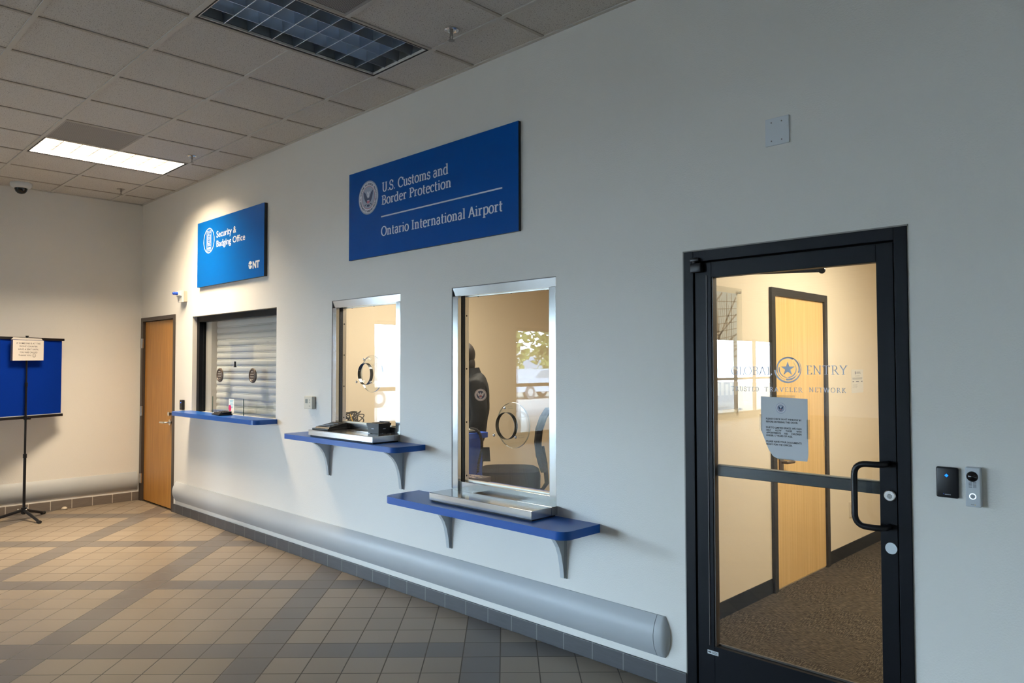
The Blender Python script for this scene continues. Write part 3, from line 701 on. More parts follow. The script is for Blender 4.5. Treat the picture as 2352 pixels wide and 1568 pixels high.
b = B(); b.lathe((hx+.006, 0, 1.068), (0, -1, 0), [(.023, 0), (.023, .007), (.0195, .011), (0, .011)], 28); lk = b.obj('lock_cylinder', M_chrome, leaf, True)
b = B(); b.lathe((hx+.006, -.011, 1.066), (0, -1, 0), [(.010, 0), (.009, .002), (0, .002)], 20); b.box(hx+.0045, hx+.0075, -.0145, -.0125, 1.058, 1.066); b.obj('keyway', M_steel_h, lk)
b = B(); b.lathe((hx+.007, 0, .857), (0, -1, 0), [(.0235, 0), (.0225, .004), (0, .004)], 28); b.obj('lock_cover', mat('lock_blank', (.55, .60, .63), .35, metal=.6), leaf, True)
b = B(); b.box(7.487, 7.548, -.03, .0, 2.045, 2.092, .006); b.box(7.487, 7.535, -.03, .0, 2.099, 2.118, .005); b.cyl((7.508, -.024, 2.09), (7.508, -.024, 2.10), .012, n=14); b.obj('pivot_hinge', M_black, t, True)
b = B(); b.box(7.62, 7.93, .05, .09, 2.03, 2.075, .004); b.tube([(7.75, .10, 2.035), (8.03, .22, 2.032)], .009, 8); b.sph((8.03, .22, 2.032), .016, n=10); b.obj('door_closer', M_black, t)
b = B(); b.box(7.548, 7.605, -.0012, 0, .218, .236); s_ = b.obj('maker_label', mat('label_silver', (.55, .6, .62), .4), leaf)
b = B(); f = on_main(-.0016); b.flat([(7.552, .2245), (7.568, .2245), (7.568, .2305), (7.552, .2305)], f)
for i in range(3): b.flat([(7.572, .222+i*.004), (7.600, .222+i*.004), (7.600, .2235+i*.004), (7.572, .2235+i*.004)], f)
b.obj('label_print', M_ink, s_)
# lettering decal on the door pane
t = thing('entry_decal', 'pale lettering with a star emblem on the glass door pane', 'decal', (7.95, .0155, 1.48))
f = on_main(.0152)
for a_ in (('GLOBAL', 7.676, 1.549, .039, .203, .10, .045), ('ENTRY', 8.034, 1.5535, .039, .178, .10, .045, .06)): b = B(); serif_text(b, f, *a_); b.obj('lettering', M_decal, t)
for a_ in (('TRUSTED', 7.678, 1.474, .0205, .138, .12, .06, .16), ('TRAVELER', 7.842, 1.4745, .0205, .176, .12, .06, .16), ('NETWORK', 8.047, 1.4765, .0205, .158, .12, .06, .16)): b = B(); serif_text(b, f, *a_); b.obj('small_lettering', M_decal, t)
b = B(); cx, cy = 7.953, 1.578
star = []
for i in range(10):
    a = math.radians(90+36*i); r_ = .0335 if i % 2 == 0 else .0128; star.append((cx+r_*math.cos(a), cy+r_*math.sin(a)))
for i in range(0, 10, 2): b.flat([(cx, cy), star[i-1], star[i], star[(i+1) % 10]], f)
tp = lambda t_: min(1, .15+t_*1.4); tq = lambda t_: min(1, .15+(1-t_)*1.4)
ring_poly(b, f, cx, cy, .056, .064, 185, 400, taper=tq); ring_poly(b, f, cx, cy, .046, .053, 60, 255, taper=lambda t_: min(1, .12+min((1-t_)*1.5, 9)))
ring_poly(b, f, cx, cy, .049, .056, 110, -20, taper=tp); ring_poly(b, f, cx, cy, .044, .052, 260, 330, taper=tq)
ring_poly(b, f, cx, cy, .037, .042, 170, 280, taper=tq); ring_poly(b, f, cx, cy, .036, .041, -85, 50, taper=tq)
b.obj('star_emblem', M_decal, t)
# taped notice
t = thing('notice_paper', 'white taped notice with check-in instructions on the glass door', 'notice', (7.93, .0145, 1.3))
b = B(); b.prism([(7.825, 1.452), (8.041, 1.446), (8.041, 1.200), (8.036, 1.172), (7.905, 1.172), (7.880, 1.183), (7.860, 1.210), (7.824, 1.298)], on_main(.0148), .0006); pp = b.obj('sheet', mat('notice_sheet', (.64, .665, .70), .7), t)
b = B(); f = on_main(.0139); bd = .032
def jl(txt, z, w=.162, u=7.849): sans(b, f, txt, u, z, .0078, w, bold=bd)
jl('PLEASE CHECK IN AT WINDOW #1', 1.3475); jl('BEFORE ENTERING THIS DOOR.', 1.3345, .148)
jl('DUE TO LIMITED SPACE, WE CAN', 1.3085, .163); 
for wds, z in ((('ONLY', 'ALLOW', 'THOSE', 'WITH'), 1.2965), (('APPOINTMENTS', 'AND', 'CHILDREN'), 1.2845)):
    ws = [.0058*len(q) for q in wds]; gap = (.163-sum(ws))/(len(wds)-1); u = 7.849
    for q, w in zip(wds, ws): sans(b, f, q, u, z, .0078, w, bold=bd); u += w+gap
jl('UNDER 17 YEARS OF AGE.', 1.2725, .122); jl('PLEASE HAVE YOUR DOCUMENTS', 1.2455, .163); jl('READY FOR THE OFFICER.', 1.2325, .121)
b.obj('lettering', M_ink, pp)
seal(pp, on_main(.0141), 7.9195, 1.401, .024, False)
for q in ((7.868, 7.985, 1.449, 1.460), (8.036, 8.050, 1.27, 1.355), (7.900, 7.975, 1.166, 1.176), (7.818, 7.828, 1.295, 1.37)):
    b = B(); b.box(q[0], q[1], .0136, .0142, q[2], q[3]); b.obj('tape', glass_mat('clear_tape', (.86, .86, .84), 1.5), t)

# ------------------------------------------------------------------ big signs
t = thing('agency_sign', 'large dark blue sign with seal and airport name, over the steel windows', 'sign', (5.4, 0, 2.74), 'blue wall signs')
b = B(); b.box(4.488, 6.316, -.0195, -.0005, 2.405, 3.075); b.obj('backing', M_edge, t)
b = B(); b.box(4.488, 6.316, -.0215, -.0195, 2.405, 3.075); bd_ = b.obj('panel', M_sign, t)
f = on_main(-.0219); b = B()
serif_text(b, f, 'U.S. Customs and', 4.918, 2.871, .069, .752, .155, .092); serif_text(b, f, 'Border Protection', 4.914, 2.776, .067, .785, .155, .092)
serif_text(b, f, 'Ontario International Airport', 4.910, 2.546, .067, 1.272, .155, .092)
b.flat([(4.910, 2.684), (6.178, 2.684), (6.178, 2.694), (4.910, 2.694)], f); b.obj('lettering', mat('sign_lettering', (.68, .70, .76), .5), bd_)
seal(bd_, on_main(-.0217), 4.747, 2.857, .1275)
t = thing('office_sign', 'smaller bright blue sign reading Security & Badging Office', 'sign', (2.4, 0, 2.74), 'blue wall signs')
b = B(); b.box(1.678, 3.129, -.0295, -.0005, 2.405, 3.072); b.obj('backing', M_edge, t)
b = B(); b.box(1.678, 3.129, -.0315, -.0295, 2.405, 3.072); bd_ = b.obj('panel', M_sign2, t)
f = on_main(-.0319); b = B()
sans(b, f, 'Security &', 2.133, 2.872, .068, .435, bold=.01); sans(b, f, 'Badging Office', 2.135, 2.778, .066, .62, bold=.01); b.obj('lettering', M_white, bd_)
b = B(); cx, cy = 1.957, 2.863; ring_poly(b, f, cx, cy, .119, .128)
def bar(u0, u1, v0, v1): b.flat([(u0, v0), (u1, v0), (u1, v1), (u0, v1)], f)
bar(cx-.052, cx-.047, cy-.105, cy+.105); bar(cx+.047, cx+.052, cy-.105, cy+.105)
for v_ in (.080, .094): bar(cx-.047, cx+.047, cy+v_, cy+v_+.005)
for q in ((-.034, .034, .052, .058), (-.034, .034, -.030, -.024), (-.034, -.028, -.03, .058), (.028, .034, -.03, .058)): bar(cx+q[0], cx+q[1], cy+q[2], cy+q[3])
ring_poly(b, f, cx, cy+.026, .011, .016, n=20); ring_poly(b, f, cx, cy-.022, .017, .022, 10, 170, n=16)
for v_ in (-.042, -.054): bar(cx-.036, cx+.036, cy+v_, cy+v_+.006)
bar(cx-.036, cx+.036, cy-.090, cy-.068); bar(cx-.047, cx+.047, cy-.105, cy-.100); bar(cx-.03, cx+.01, cy+.066, cy+.071)
b.obj('badge_emblem', M_white, bd_)
b = B(); cx, cy = 2.865, 2.528
for a0, a1 in ((20, 160), (172, 186), (196, 212), (222, 344)):
    P_ = [(cx+.004, cy+(.002 if a0 < 170 else -.004))]+arc(cx, cy, .037, .037, a0, a1, 14); b.flat(P_, f)
sans(b, f, 'NT', 2.912, 2.494, .064, .134, bold=.05); b.obj('airport_mark', M_white, bd_)

# ------------------------------------------------------------------ recessed ceiling fixtures
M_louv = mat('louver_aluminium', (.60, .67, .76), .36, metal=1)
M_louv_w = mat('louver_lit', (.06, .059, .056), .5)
def fixture(label, hx0, hx1, hy0, hy1, lit):
    t = thing('ceiling_light', label, 'ceiling light', ((hx0+hx1)/2, (hy0+hy1)/2, H), 'recessed ceiling lights')
    x0, x1, y0, y1 = hx0+.012, hx1-.012, hy0+.012, hy1-.012
    b = B(); fz = H-.004; e = .014
    b.box(x0, x0+e, y0, y1, fz, fz+.02); b.box(x1-e, x1, y0, y1, fz, fz+.02); b.box(x0+e, x1-e, y0, y0+e, fz, fz+.02); b.box(x0+e, x1-e, y1-e, y1, fz, fz+.02); b.obj('trim_frame', M_blackmatte, t)
    ix0, ix1, iy0, iy1 = x0+e, x1-e, y0+e, y1-e
    b = B(); w = .006
    b.box(ix0, ix0+w, iy0, iy1, fz+.001, fz+.015); b.box(ix1-w, ix1, iy0, iy1, fz+.001, fz+.015); b.box(ix0, ix1, iy0, iy0+w, fz+.001, fz+.015); b.box(ix0, ix1, iy1-w, iy1, fz+.001, fz+.015); b.obj('lens_frame', M_plast_w, t)
    b = B(); hgt = .20
    b.box(ix0-.02, ix0-.012, iy0-.02, iy1+.02, fz+.02, fz+hgt); b.box(ix1+.012, ix1+.02, iy0-.02, iy1+.02, fz+.02, fz+hgt); b.box(ix0-.02, ix1+.02, iy0-.02, iy0-.012, fz+.02, fz+hgt); b.box(ix0-.02, ix1+.02, iy1+.012, iy1+.02, fz+.02, fz+hgt)
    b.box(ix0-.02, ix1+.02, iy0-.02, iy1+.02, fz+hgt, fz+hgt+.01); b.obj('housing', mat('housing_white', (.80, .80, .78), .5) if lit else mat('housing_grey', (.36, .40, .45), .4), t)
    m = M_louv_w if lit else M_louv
    # parabolic blades: thin lower edge, wider concave flanks above
    def blade(b, horizontal, pos, wtop, zz0, zz1, edge):
        n = 6; pr = []
        for i in range(n+1):
            k = i/n; pr.append((edge/2+(wtop-edge)/2*k**2.2, zz0+(zz1-zz0)*k))
        poly = [(-a, z_) for a, z_ in pr]+[(a, z_) for a, z_ in reversed(pr)]
        if horizontal: b.prism([(pos+p, q) for p, q in poly], lambda u, v, w_: (ix0+w_, u, v), ix1-ix0)
        else: b.prism([(pos+p, q) for p, q in poly], lambda u, v, w_: (u, iy0+w_, v), iy1-iy0)
    z0, z1 = fz+.006, fz+.088
    ny, nx = 8, 4
    b = B()
    for i in range(1, ny): blade(b, True, iy0+(iy1-iy0)*i/ny, .030 if not lit else .010, z0, z1, .005)
    cb = b.obj('cross_blades', m, t, True, 60)
    b = B()
    for i in range(1, nx): blade(b, False, ix0+(ix1-ix0)*i/nx, .022 if not lit else .009, z0+.002, z1-.001, .0025)
    b.obj('long_blades', m, t, True, 60)
    b = B()
    for i in range(3):
        xx = ix0+(ix1-ix0)*(i+.5)/3; b.cyl((xx, iy0+.02, fz+.135), (xx, iy1-.02, fz+.135), .013, n=12)
    b.obj('tube_lamp', mat('tube_off', (.30, .31, .33), .3) if not lit else mat('tube_lit', (1, 1, 1), .3, emit=(1, .90, .74), estr=9), t, True)
    if lit:
        l = area('fixture_lamp', ((ix0+ix1)/2, (iy0+iy1)/2, fz+.112), ix1-ix0-.03, iy1-iy0-.03, FIX_POWER*(1 if hy0 > -3 else .55), WARM)
        fixchild(l, t)
    return t
fixture('unlit recessed ceiling light nearest the camera, dark parabolic louver', gx(0), gx(-1), gy(2), gy(0), False)
fixture('glowing recessed ceiling light near the far corner', gx(6), gx(5), gy(2), gy(0), True)
fixture('glowing recessed ceiling light farther out over the lobby', gx(6), gx(5), gy(8), gy(6), True)
def vent(label, x0, x1, y0, y1, m):
    t = thing('ceiling_vent', label, 'ceiling vent', ((x0+x1)/2, (y0+y1)/2, H), 'ceiling return vents')
    b = B(); b.box(x0+.014, x1-.014, y0+.014, y1-.014, H-.004, H-.0005); b.obj('perforated_panel', m, t)
    b = B()
    for q in ((x0+.012, x0+.03, y0+.012, y1-.012), (x1-.03, x1-.012, y0+.012, y1-.012), (x0+.03, x1-.03, y0+.012, y0+.03), (x0+.03, x1-.03, y1-.03, y1-.012)): b.box(*q, H-.006, H-.0005)
    b.obj('vent_frame', mat('vent_frame', (.33, .31, .29), .5), t)
vent('dark grey ceiling vent beside the glowing light', gx(5), gx(4), gy(2), gy(1), perforated_mat('perf_grey', (.34, .32, .30), (.10, .095, .09), 95))
vent('slotted dark ceiling vent beside the unlit louvered light', gx(-1), gx(-2), gy(2), gy(1), perforated_mat('perf_dark', (.26, .24, .23), (.03, .03, .03), 110))
def sprinkler(label, x, y):
    t = thing('sprinkler', label, 'sprinkler', (x, y, H), 'ceiling sprinklers')
    b = B(); b.lathe((x, y, H), (0, 0, -1), [(.040, 0), (.042, .004), (.030, .009), (.024, .004), (.0, .004)], 26); b.obj('escutcheon', M_chrome, t, True)
    b = B(); b.cyl((x, y, H), (x, y, H-.032), .010, n=14); b.tube([(x-.010, y, H-.03), (x-.013, y, H-.045), (x-.003, y, H-.062)], .003, 6); b.tube([(x+.010, y, H-.03), (x+.013, y, H-.045), (x+.003, y, H-.062)], .003, 6); b.obj('sprinkler_body', mat('dull_chrome', (.35, .33, .31), .35, metal=1), t, True)
    b = B(); b.lathe((x, y, H-.062), (0, 0, -1), [(0, 0), (.018, .001), (.019, .003), (0, .004)], 18); b.obj('deflector', mat('dull_chrome', (.35, .33, .31), .35, metal=1), t)
sprinkler('chrome sprinkler head beside the unlit louvered light', 6.195, -.45); sprinkler('chrome sprinkler head next to the glowing ceiling light', 2.532, -.444); sprinkler('chrome sprinkler head closest to the far wall', .685, -.464)
t = thing('dome_camera', 'white dome security camera on the ceiling by the far wall', 'camera', (.22, -1.3, H))
b = B(); b.lathe((.22, -1.3, H), (0, 0, -1), [(.0, 0), (.098, 0), (.1, .006), (.098, .03), (.088, .045), (.064, .056), (.0, .056)], 32); b.obj('camera_housing', mat('camera_grey', (.62, .65, .67), .5), t, True)
b = B(); b.lathe((.22, -1.3, H-.054), (0, 0, -1), [(.060, 0), (.0585, .014), (.050, .036), (.034, .052), (.015, .06), (0, .0615)], 28); b.obj('dome', mat('smoked_dome', (.004, .004, .005), .08), t, True)

# ------------------------------------------------------------------ small wall devices
t = thing('blank_plate', 'square white blank cover plate high above the glass door', 'wall plate', (7.928, 0, 2.652))
b = B(); b.box(7.872, 7.984, -.008, 0, 2.590, 2.716, .003); b.obj('plate', mat('plate_white', (.66, .70, .74), .4), t)
for dx in (-.024, .024):
    for dz in (-.042, .042): b = B(); b.cyl((7.926+dx, -.0075, 2.653+dz), (7.926+dx, -.0095, 2.653+dz), .0032, n=12); b.box(7.9255+dx, 7.9265+dx, -.0098, -.0095, 2.650+dz, 2.656+dz); b.obj('screw', mat('screw_grey', (.25, .24, .24), .4), t)
t = thing('card_reader', 'slim black card reader with blue light beside the glass door', 'card reader', (8.587, 0, 1.145))
b = B(); b.box(8.549, 8.6245, -.018, 0, 1.087, 1.2035, .006, 3); bd_ = b.obj('reader_body', M_black, t, True)
b = B(); b.lathe((8.586, -.018, 1.172), (0, -1, 0), [(0, .0006), (.0066, .0006), (.0066, 0)], 4); b.obj('status_light', mat('led_blue', (0, .1, .5), .4, emit=(.0, .16, 1.0), estr=2.4), bd_)
b = B(); [b.flat([(8.5795+i*.0026, 1.0985), (8.5813+i*.0026, 1.0985), (8.5813+i*.0026, 1.1015), (8.5795+i*.0026, 1.1015)], on_main(-.0184)) for i in range(8)]; b.obj('maker_mark', mat('mark_grey', (.45, .48, .55), .5), bd_)
b = B(); b.flat([(8.5740, 1.1000), (8.5780, 1.1000), (8.5755, 1.1035), (8.5740, 1.1035)], on_main(-.0184)); b.obj('maker_icon', mat('mark_blue', (.02, .10, .6), .5), bd_)
t = thing('door_intercom', 'tall light grey intercom with camera eye and glowing white button', 'intercom', (8.678, 0, 1.138))
b = B(); b.box(8.6515, 8.7005, -.030, 0, 1.065, 1.2115, .003, 2); bd_ = b.obj('intercom_body', M_plast_g, t)
b = B(); b.lathe((8.6745, -.030, 1.178), (0, -1, 0), [(0, .011), (.006, .0105), (.013, .007), (.0185, .002), (.0195, 0)], 28); b.obj('camera_eye', mat('lens_black', (.006, .006, .008), .06), bd_, True)
b = B()
for i in range(5):
    for s in (-1, 1): b.box(8.6750+(.0015 if s > 0 else -.0125), 8.6750+(.0125 if s > 0 else -.0015), -.0305, -.0299, 1.1555-i*.0045, 1.1572-i*.0045)
b.obj('speaker_slot', mat('slot_dark', (.05, .05, .06), .6), bd_)
b = B(); ring_poly(b, on_main(-.0304), 8.6750, 1.1045, .0088, .0112, n=32); b.obj('button_ring', mat('led_white', (.6, .8, 1), .4, emit=(.55, .80, 1.0), estr=2.2), bd_)
b = B(); b.lathe((8.6750, -.030, 1.1045), (0, -1, 0), [(0, .0008), (.0085, .0006), (.0085, 0)], 24); b.obj('call_button', mat('button_grey', (.30, .32, .35), .4), bd_)
b = B(); sans(b, on_main(-.0304), 'AXIS', 8.6685, 1.0722, .0036, .011, bold=.01); b.obj('maker_mark', M_ink, bd_)
b = B(); b.flat([(8.680, 1.0722), (8.6848, 1.0722), (8.6824, 1.0758)], on_main(-.0304)); b.obj('maker_triangle', mat('mark_yellow', (.7, .45, .05), .5), bd_)
t = thing('thermostat', 'white wall thermostat between the shuttered window and steel window', 'thermostat', (3.915, 0, 1.288))
b = B(); b.box(3.850, 3.978, -.034, 0, 1.238, 1.342, .005); bd_ = b.obj('thermostat_body', mat('ivory_plastic', (.66, .63, .54), .45), t)
b = B(); b.box(3.872, 3.910, -.0348, -.033, 1.284, 1.318); b.obj('display', mat('lcd', (.20, .22, .20), .3), bd_)
for z in (1.312, 1.293, 1.262): b = B(); b.box(3.932, 3.946, -.036, -.033, z-.005, z+.005, .001); b.obj('button', mat('button_beige', (.45, .43, .38), .5), bd_)
t = thing('strobe_alarm', 'white wall strobe with a blue lens above the oak door', 'alarm', (1.29, 0, 2.34))
b = B(); b.box(1.236, 1.352, -.038, 0, 2.28, 2.395, .002); b.obj('back_box', mat('strobe_box', (.58, .52, .43), .5), t)
b = B(); b.prism([(-.038, 2.276), (-.038, 2.398), (-.056, 2.400), (-.080, 2.392), (-.080, 2.345), (-.058, 2.338), (-.054, 2.276)], lambda u, v, w: (1.232+w, u, v), .124); b.obj('strobe_cover', M_plast_w, t)
b = B(); b.lathe((1.294, -.079, 2.367), (0, -1, 0), [(.0, 0), (.0165, 0), (.0165, .022), (.0145, .026), (.016, .032), (.016, .046), (.012, .052), (0, .053)], 20); b.obj('strobe_lens', mat('blue_lens', (.01, .07, .55), .12, spec=.7), t, True)
t = thing('keypad_reader', 'small black keypad reader on the wall beside the oak door', 'keypad', (1.285, 0, 1.17))
b = B(); b.box(1.252, 1.322, -.030, 0, 1.122, 1.228, .006); bd_ = b.obj('reader_body', M_black, t)
b = B(); b.box(1.278, 1.296, -.0308, -.029, 1.194, 1.204); b.obj('status_light', mat('led_blue2', (0, .1, .5), .4, emit=(.05, .2, 1), estr=1.6), bd_)
b = B()
for i in range(3):
    for j in range(3): b.box(1.268+j*.015, 1.277+j*.015, -.0308, -.029, 1.140+i*.015, 1.149+i*.015)
b.obj('key', mat('key_grey', (.06, .06, .07), .5), bd_)

# ------------------------------------------------------------------ things on the counters
def plate_wall(label, x0, x1, y, z0, z1):
    t = thing('glass_guard', label, 'glass panel', ((x0+x1)/2, y, z0), 'glass guards on the long counter')
    b = B(); b.box(x0, x1, y-.003, y+.003, z0, z1); b.obj('glass_sheet', M_glass, t)
    b = B(); b.box(x0-.003, x0, y-.0032, y+.0032, z0, z1); b.obj('polished_edge', M_gedge, t)
plate_wall('low clear glass guard standing on the counter before the shutter, with sticker', 1.97, 2.66, .02, 1.122, 1.285); plate_wall('low clear glass guard at the open end of the long counter', 2.668, 3.24, .012, 1.122, 1.278)
t = thing('sticker', 'white sticker with a red hexagon on the low glass guard', 'sticker', (2.40, .016, 1.2))
b = B(); b.box(2.345, 2.455, .0155, .0168, 1.137, 1.272); s_ = b.obj('sticker_sheet', M_paper, t)
b = B(); f = on_main(.0150)
for i in range(6): b.flat([(2.362+.004*(i % 2), 1.255-i*.014), (2.445-.006*(i % 3), 1.255-i*.014), (2.445-.006*(i % 3), 1.262-i*.014), (2.362+.004*(i % 2), 1.262-i*.014)], f)
b.obj('blue_print', mat('print_blue', (.20, .52, .68), .6), s_)
b = B(); b.flat([(2.372+.034*math.cos(math.radians(60*i+15)), 1.183+.034*math.sin(math.radians(60*i+15))) for i in range(6)], on_main(.0146)); b.obj('red_hexagon', mat('print_red', (.58, .02, .13), .6), s_)
def terminal(name, label, x, y, z, rot, sx, sy, wedge):
    t = thing(name, label, 'card terminal', (x, y, z), 'black card terminals'); t.rotation_euler = (0, 0, rot)
    def put(b, nm, m, par=None): 
        o = b.obj(nm, m, None, True, 30); o.parent = par or t; return o
    b = B(); b.box(-sx/2, sx/2, -sy/2, sy/2, 0, .012, .003); put(b, 'terminal_base', M_black)
    b = B(); b.prism([(-sy*.42, .012), (sy*.46, .012), (sy*.46, .012+wedge), (-sy*.36, .022)], lambda u, v, w: (-sx*.43+w, u, v), sx*.86); o = put(b, 'terminal_body', M_black)
    b = B()
    k = (wedge-.01)/(sy*.82)
    for i in range(3):
        yy_ = -sy*.25+i*sy*.2; zz_ = .0235+(yy_+sy*.36)*k; b.box(-sx*.3, sx*.3, yy_, yy_+sy*.09, zz_, zz_+.004)
    put(b, 'key_row', mat('key_grey2', (.035, .035, .04), .35), o); return t
terminal('card_terminal', 'black card terminal lying on the steel tray, left of the black box', 4.365, -.10, 1.103, .12, .19, .20, .036)
terminal('card_terminal', 'flat black card terminal on the long counter under the shutter', 2.42, -.085, 1.122, -.15, .24, .13, .024)
t = thing('black_box', 'black tapered box standing on the steel tray', 'box', (4.925, -.045, 1.103)); t.rotation_euler = (0, 0, .1)
def frustum(b, hx_, hy_, z0, kx, ky, z1):
    lo = [(-hx_, -hy_), (hx_, -hy_), (hx_, hy_), (-hx_, hy_)]; hi = [(-kx, -ky), (kx, -ky), (kx, ky), (-kx, ky)]
    A = [b.bm.verts.new((x_, y_, z0)) for x_, y_ in lo]; Z = [b.bm.verts.new((x_, y_, z1)) for x_, y_ in hi]
    b.bm.faces.new(A[::-1]); b.bm.faces.new(Z)
    for i in range(4): b.bm.faces.new([A[i], A[(i+1) % 4], Z[(i+1) % 4], Z[i]])
b = B(); frustum(b, .056, .052, .003, .061, .056, .056); 
for sx in (-.042, .042):
    for sy in (-.038, .038): b.cyl((sx, sy, 0), (sx, sy, .006), .007, n=10)
o = b.obj('box_body', mat('box_black', (.014, .015, .018), .32), None); o.parent = t
b = B(); frustum(b, .064, .059, .056, .066, .061, .076); o2 = b.obj('box_lid', mat('box_black', (.014, .015, .018), .32), None); o2.parent = t
b = B(); b.box(-.028, .028, -.04, .025, .076, .078); b.box(-.054, .054, .053, .057, .076, .084); o3 = b.obj('slot', M_blackmatte, None); o3.parent = o2
b = B(); b.box(-.016, .010, -.0560, -.0540, .034, .039); o4 = b.obj('maker_mark', mat('mark_grey', (.45, .48, .55), .5), None); o4.parent = o
b = B(); b.box(.0575, .0595, -.013, .013, .034, .039); o5 = b.obj('maker_mark', mat('mark_grey', (.45, .48, .55), .5), None); o5.parent = o

# papers stacked inside trays: none in view

# ------------------------------------------------------------------ screen stand with blue fabric, and its sign
R0 = Vector((.13, -.862, 0)); dv = Vector((.47, -.883, 0)).normalized(); nv = Vector((dv.y, -dv.x, 0))*-1   # nv towards the room
if nv.x < 0: nv = -nv
LW = .93
def sp(s, z, o=0): p = R0+dv*s+nv*o; return (p.x, p.y, z)
t = thing('screen_stand', 'portable blue fabric backdrop on a black tripod stand', 'backdrop stand', (R0+dv*.465)[:])
zt, zb = 1.872, 1.066
b = B(); b.prism([(0.012, zb), (LW-.012, zb), (LW-.012, zt), (.012, zt)], lambda u, v, w: sp(u, v, w), .003); b.obj('blue_cloth', M_screen, t)
b = B(); b.prism([(-.008, zt-.004), (LW+.008, zt-.004), (LW+.008, zt+.022), (-.008, zt+.022)], lambda u, v, w: sp(u, v, w-.012), .028); b.obj('top_bar', M_black, t)
b = B(); b.prism([(-.004, zb-.022), (LW+.004, zb-.022), (LW+.004, zb+.006), (-.004, zb+.006)], lambda u, v, w: sp(u, v, w-.012), .026); b.obj('bottom_bar', M_black, t)
b = B(); b.prism([(-.004, zb+.006), (LW+.004, zb+.006), (LW+.004, zb+.013), (-.004, zb+.013)], lambda u, v, w: sp(u, v, w-.004), .010); b.obj('bar_trim', M_plast_g, t)
pc = .462; po = .035
b = B(); b.tube([sp(pc, 1.895, po), sp(pc, 1.91, po)], .014, 12); b.tube([sp(pc, 1.90, po), sp(pc, .62, po)], .0085, 12); b.tube([sp(pc, 1.40, po), sp(pc, .62, po)], .0105, 12)
b.tube([sp(pc, .66, po), sp(pc, .06, po)], .0135, 12); pl = b.obj('pole', M_black, t, True)
for z in (.66, 1.055, 1.40): b = B(); b.tube([sp(pc, z-.02, po), sp(pc, z+.022, po)], .018 if z < 1.3 else .014, 12); b.obj('clamp', M_black, pl, True)
b = B(); b.tube([sp(pc, 1.05, po+.02), sp(pc, 1.05, po+.06)], .012, 10); b.obj('clamp_knob', M_black, pl, True)
hub = Vector(sp(pc, .10, po))
b = B(); b.tube([hub-Vector((0, 0, .03)), hub+Vector((0, 0, .03))], .026, 14); b.obj('leg_hub', M_black, t, True)
for a in (133, 13, 253):
    dr = Vector((math.cos(math.radians(a)), math.sin(math.radians(a)), 0)); e_ = hub+dr*.31; e_.z = .016
    b = B(); b.tube([hub+dr*.02, e_], [.016, .013], 8); lg = b.obj('leg', M_black, t, True)
    b = B(); b.tube([e_-dr*.03, e_+dr*.02], .0155, 10); b.obj('rubber_foot', M_blackmatte, lg, True)
    b = B(); q = hub+dr*.05; b.sph((q.x, q.y, q.z+.012), .008, n=10); b.obj('rivet', M_chrome, lg, True)
t = thing('waiting_sign', 'white paper sign asking visitors to sit, clipped over the blue backdrop', 'notice', sp(.41, 1.75, .07))
W0, W1, PZ0, PZ1 = .290, .643, 1.650, 1.862
fs = lambda o: (lambda u, v, w=0: sp(W1-(u-W0) if False else (W1+W0-u), v, .062+o+w))
b = B(); b.prism([(W0, PZ0), (W1, PZ0+.004), (W1, PZ1+.0), (W0, PZ1)], fs(0), .001); s_ = b.obj('sheet', mat('sign_sheet', (.70, .67, .63), .6), t)
b = B(); b.prism([(W0-.022, PZ0-.002), (W0, PZ0-.002), (W0, PZ1+.01), (W0-.022, PZ1+.01)], fs(-.001), .001); b.obj('sleeve', glass_mat('vinyl_sleeve', (.72, .72, .75)), t)
b = B(); b.prism([(W0-.02, PZ1+.004), (W1-.012, PZ1+.004), (W1-.03, PZ1+.022), (W0+.005, PZ1+.026)], fs(-.002), .004); b.obj('hanger_strip', mat('strip_clear', (.60, .59, .58), .3), t)
b = B(); g = fs(.0016); mid = (W0+W1)/2
for txt, z, w in (('IF SOMEONE IS AT THE', 1.822, .272), ('FRONT COUNTER', 1.791, .206), ('HAVE A SEAT UNTIL', 1.760, .233), ('YOU ARE CALLED', 1.729, .203), ('THANK YOU', 1.697, .145)):
    sans(b, g, txt, mid-(.041 if txt == 'THANK YOU' else 0), z, .0155, w, 'C', bold=.008)
ring_poly(b, g, mid+.065, 1.703, .016, .019, n=28); ring_poly(b, g, mid+.065, 1.703, .008, .010, 200, 340, n=12)
for dx in (-.006, .006): b.flat(circ(mid+.065+dx, 1.708, .002, 10), g)
b.obj('lettering', M_ink, s_)
t = thing('door_stop', 'small pale door stop on the floor by the far wall', 'door stop', (.07, -.80, 0))
b = B(); b.lathe((.062, -.80, 0), (0, 0, 1), [(0, 0), (.03, 0), (.03, .014), (.025, .026), (.012, .034), (0, .035)], 20); b.obj('dome', mat('stop_tan', (.55, .48, .38), .5), t, True)
b = B(); b.lathe((.062, -.80, .006), (0, 0, 1), [(.031, 0), (.033, .004), (.031, .01)], 20); b.obj('rubber_ring', mat('stop_rubber', (.25, .21, .17), .7), t, True)

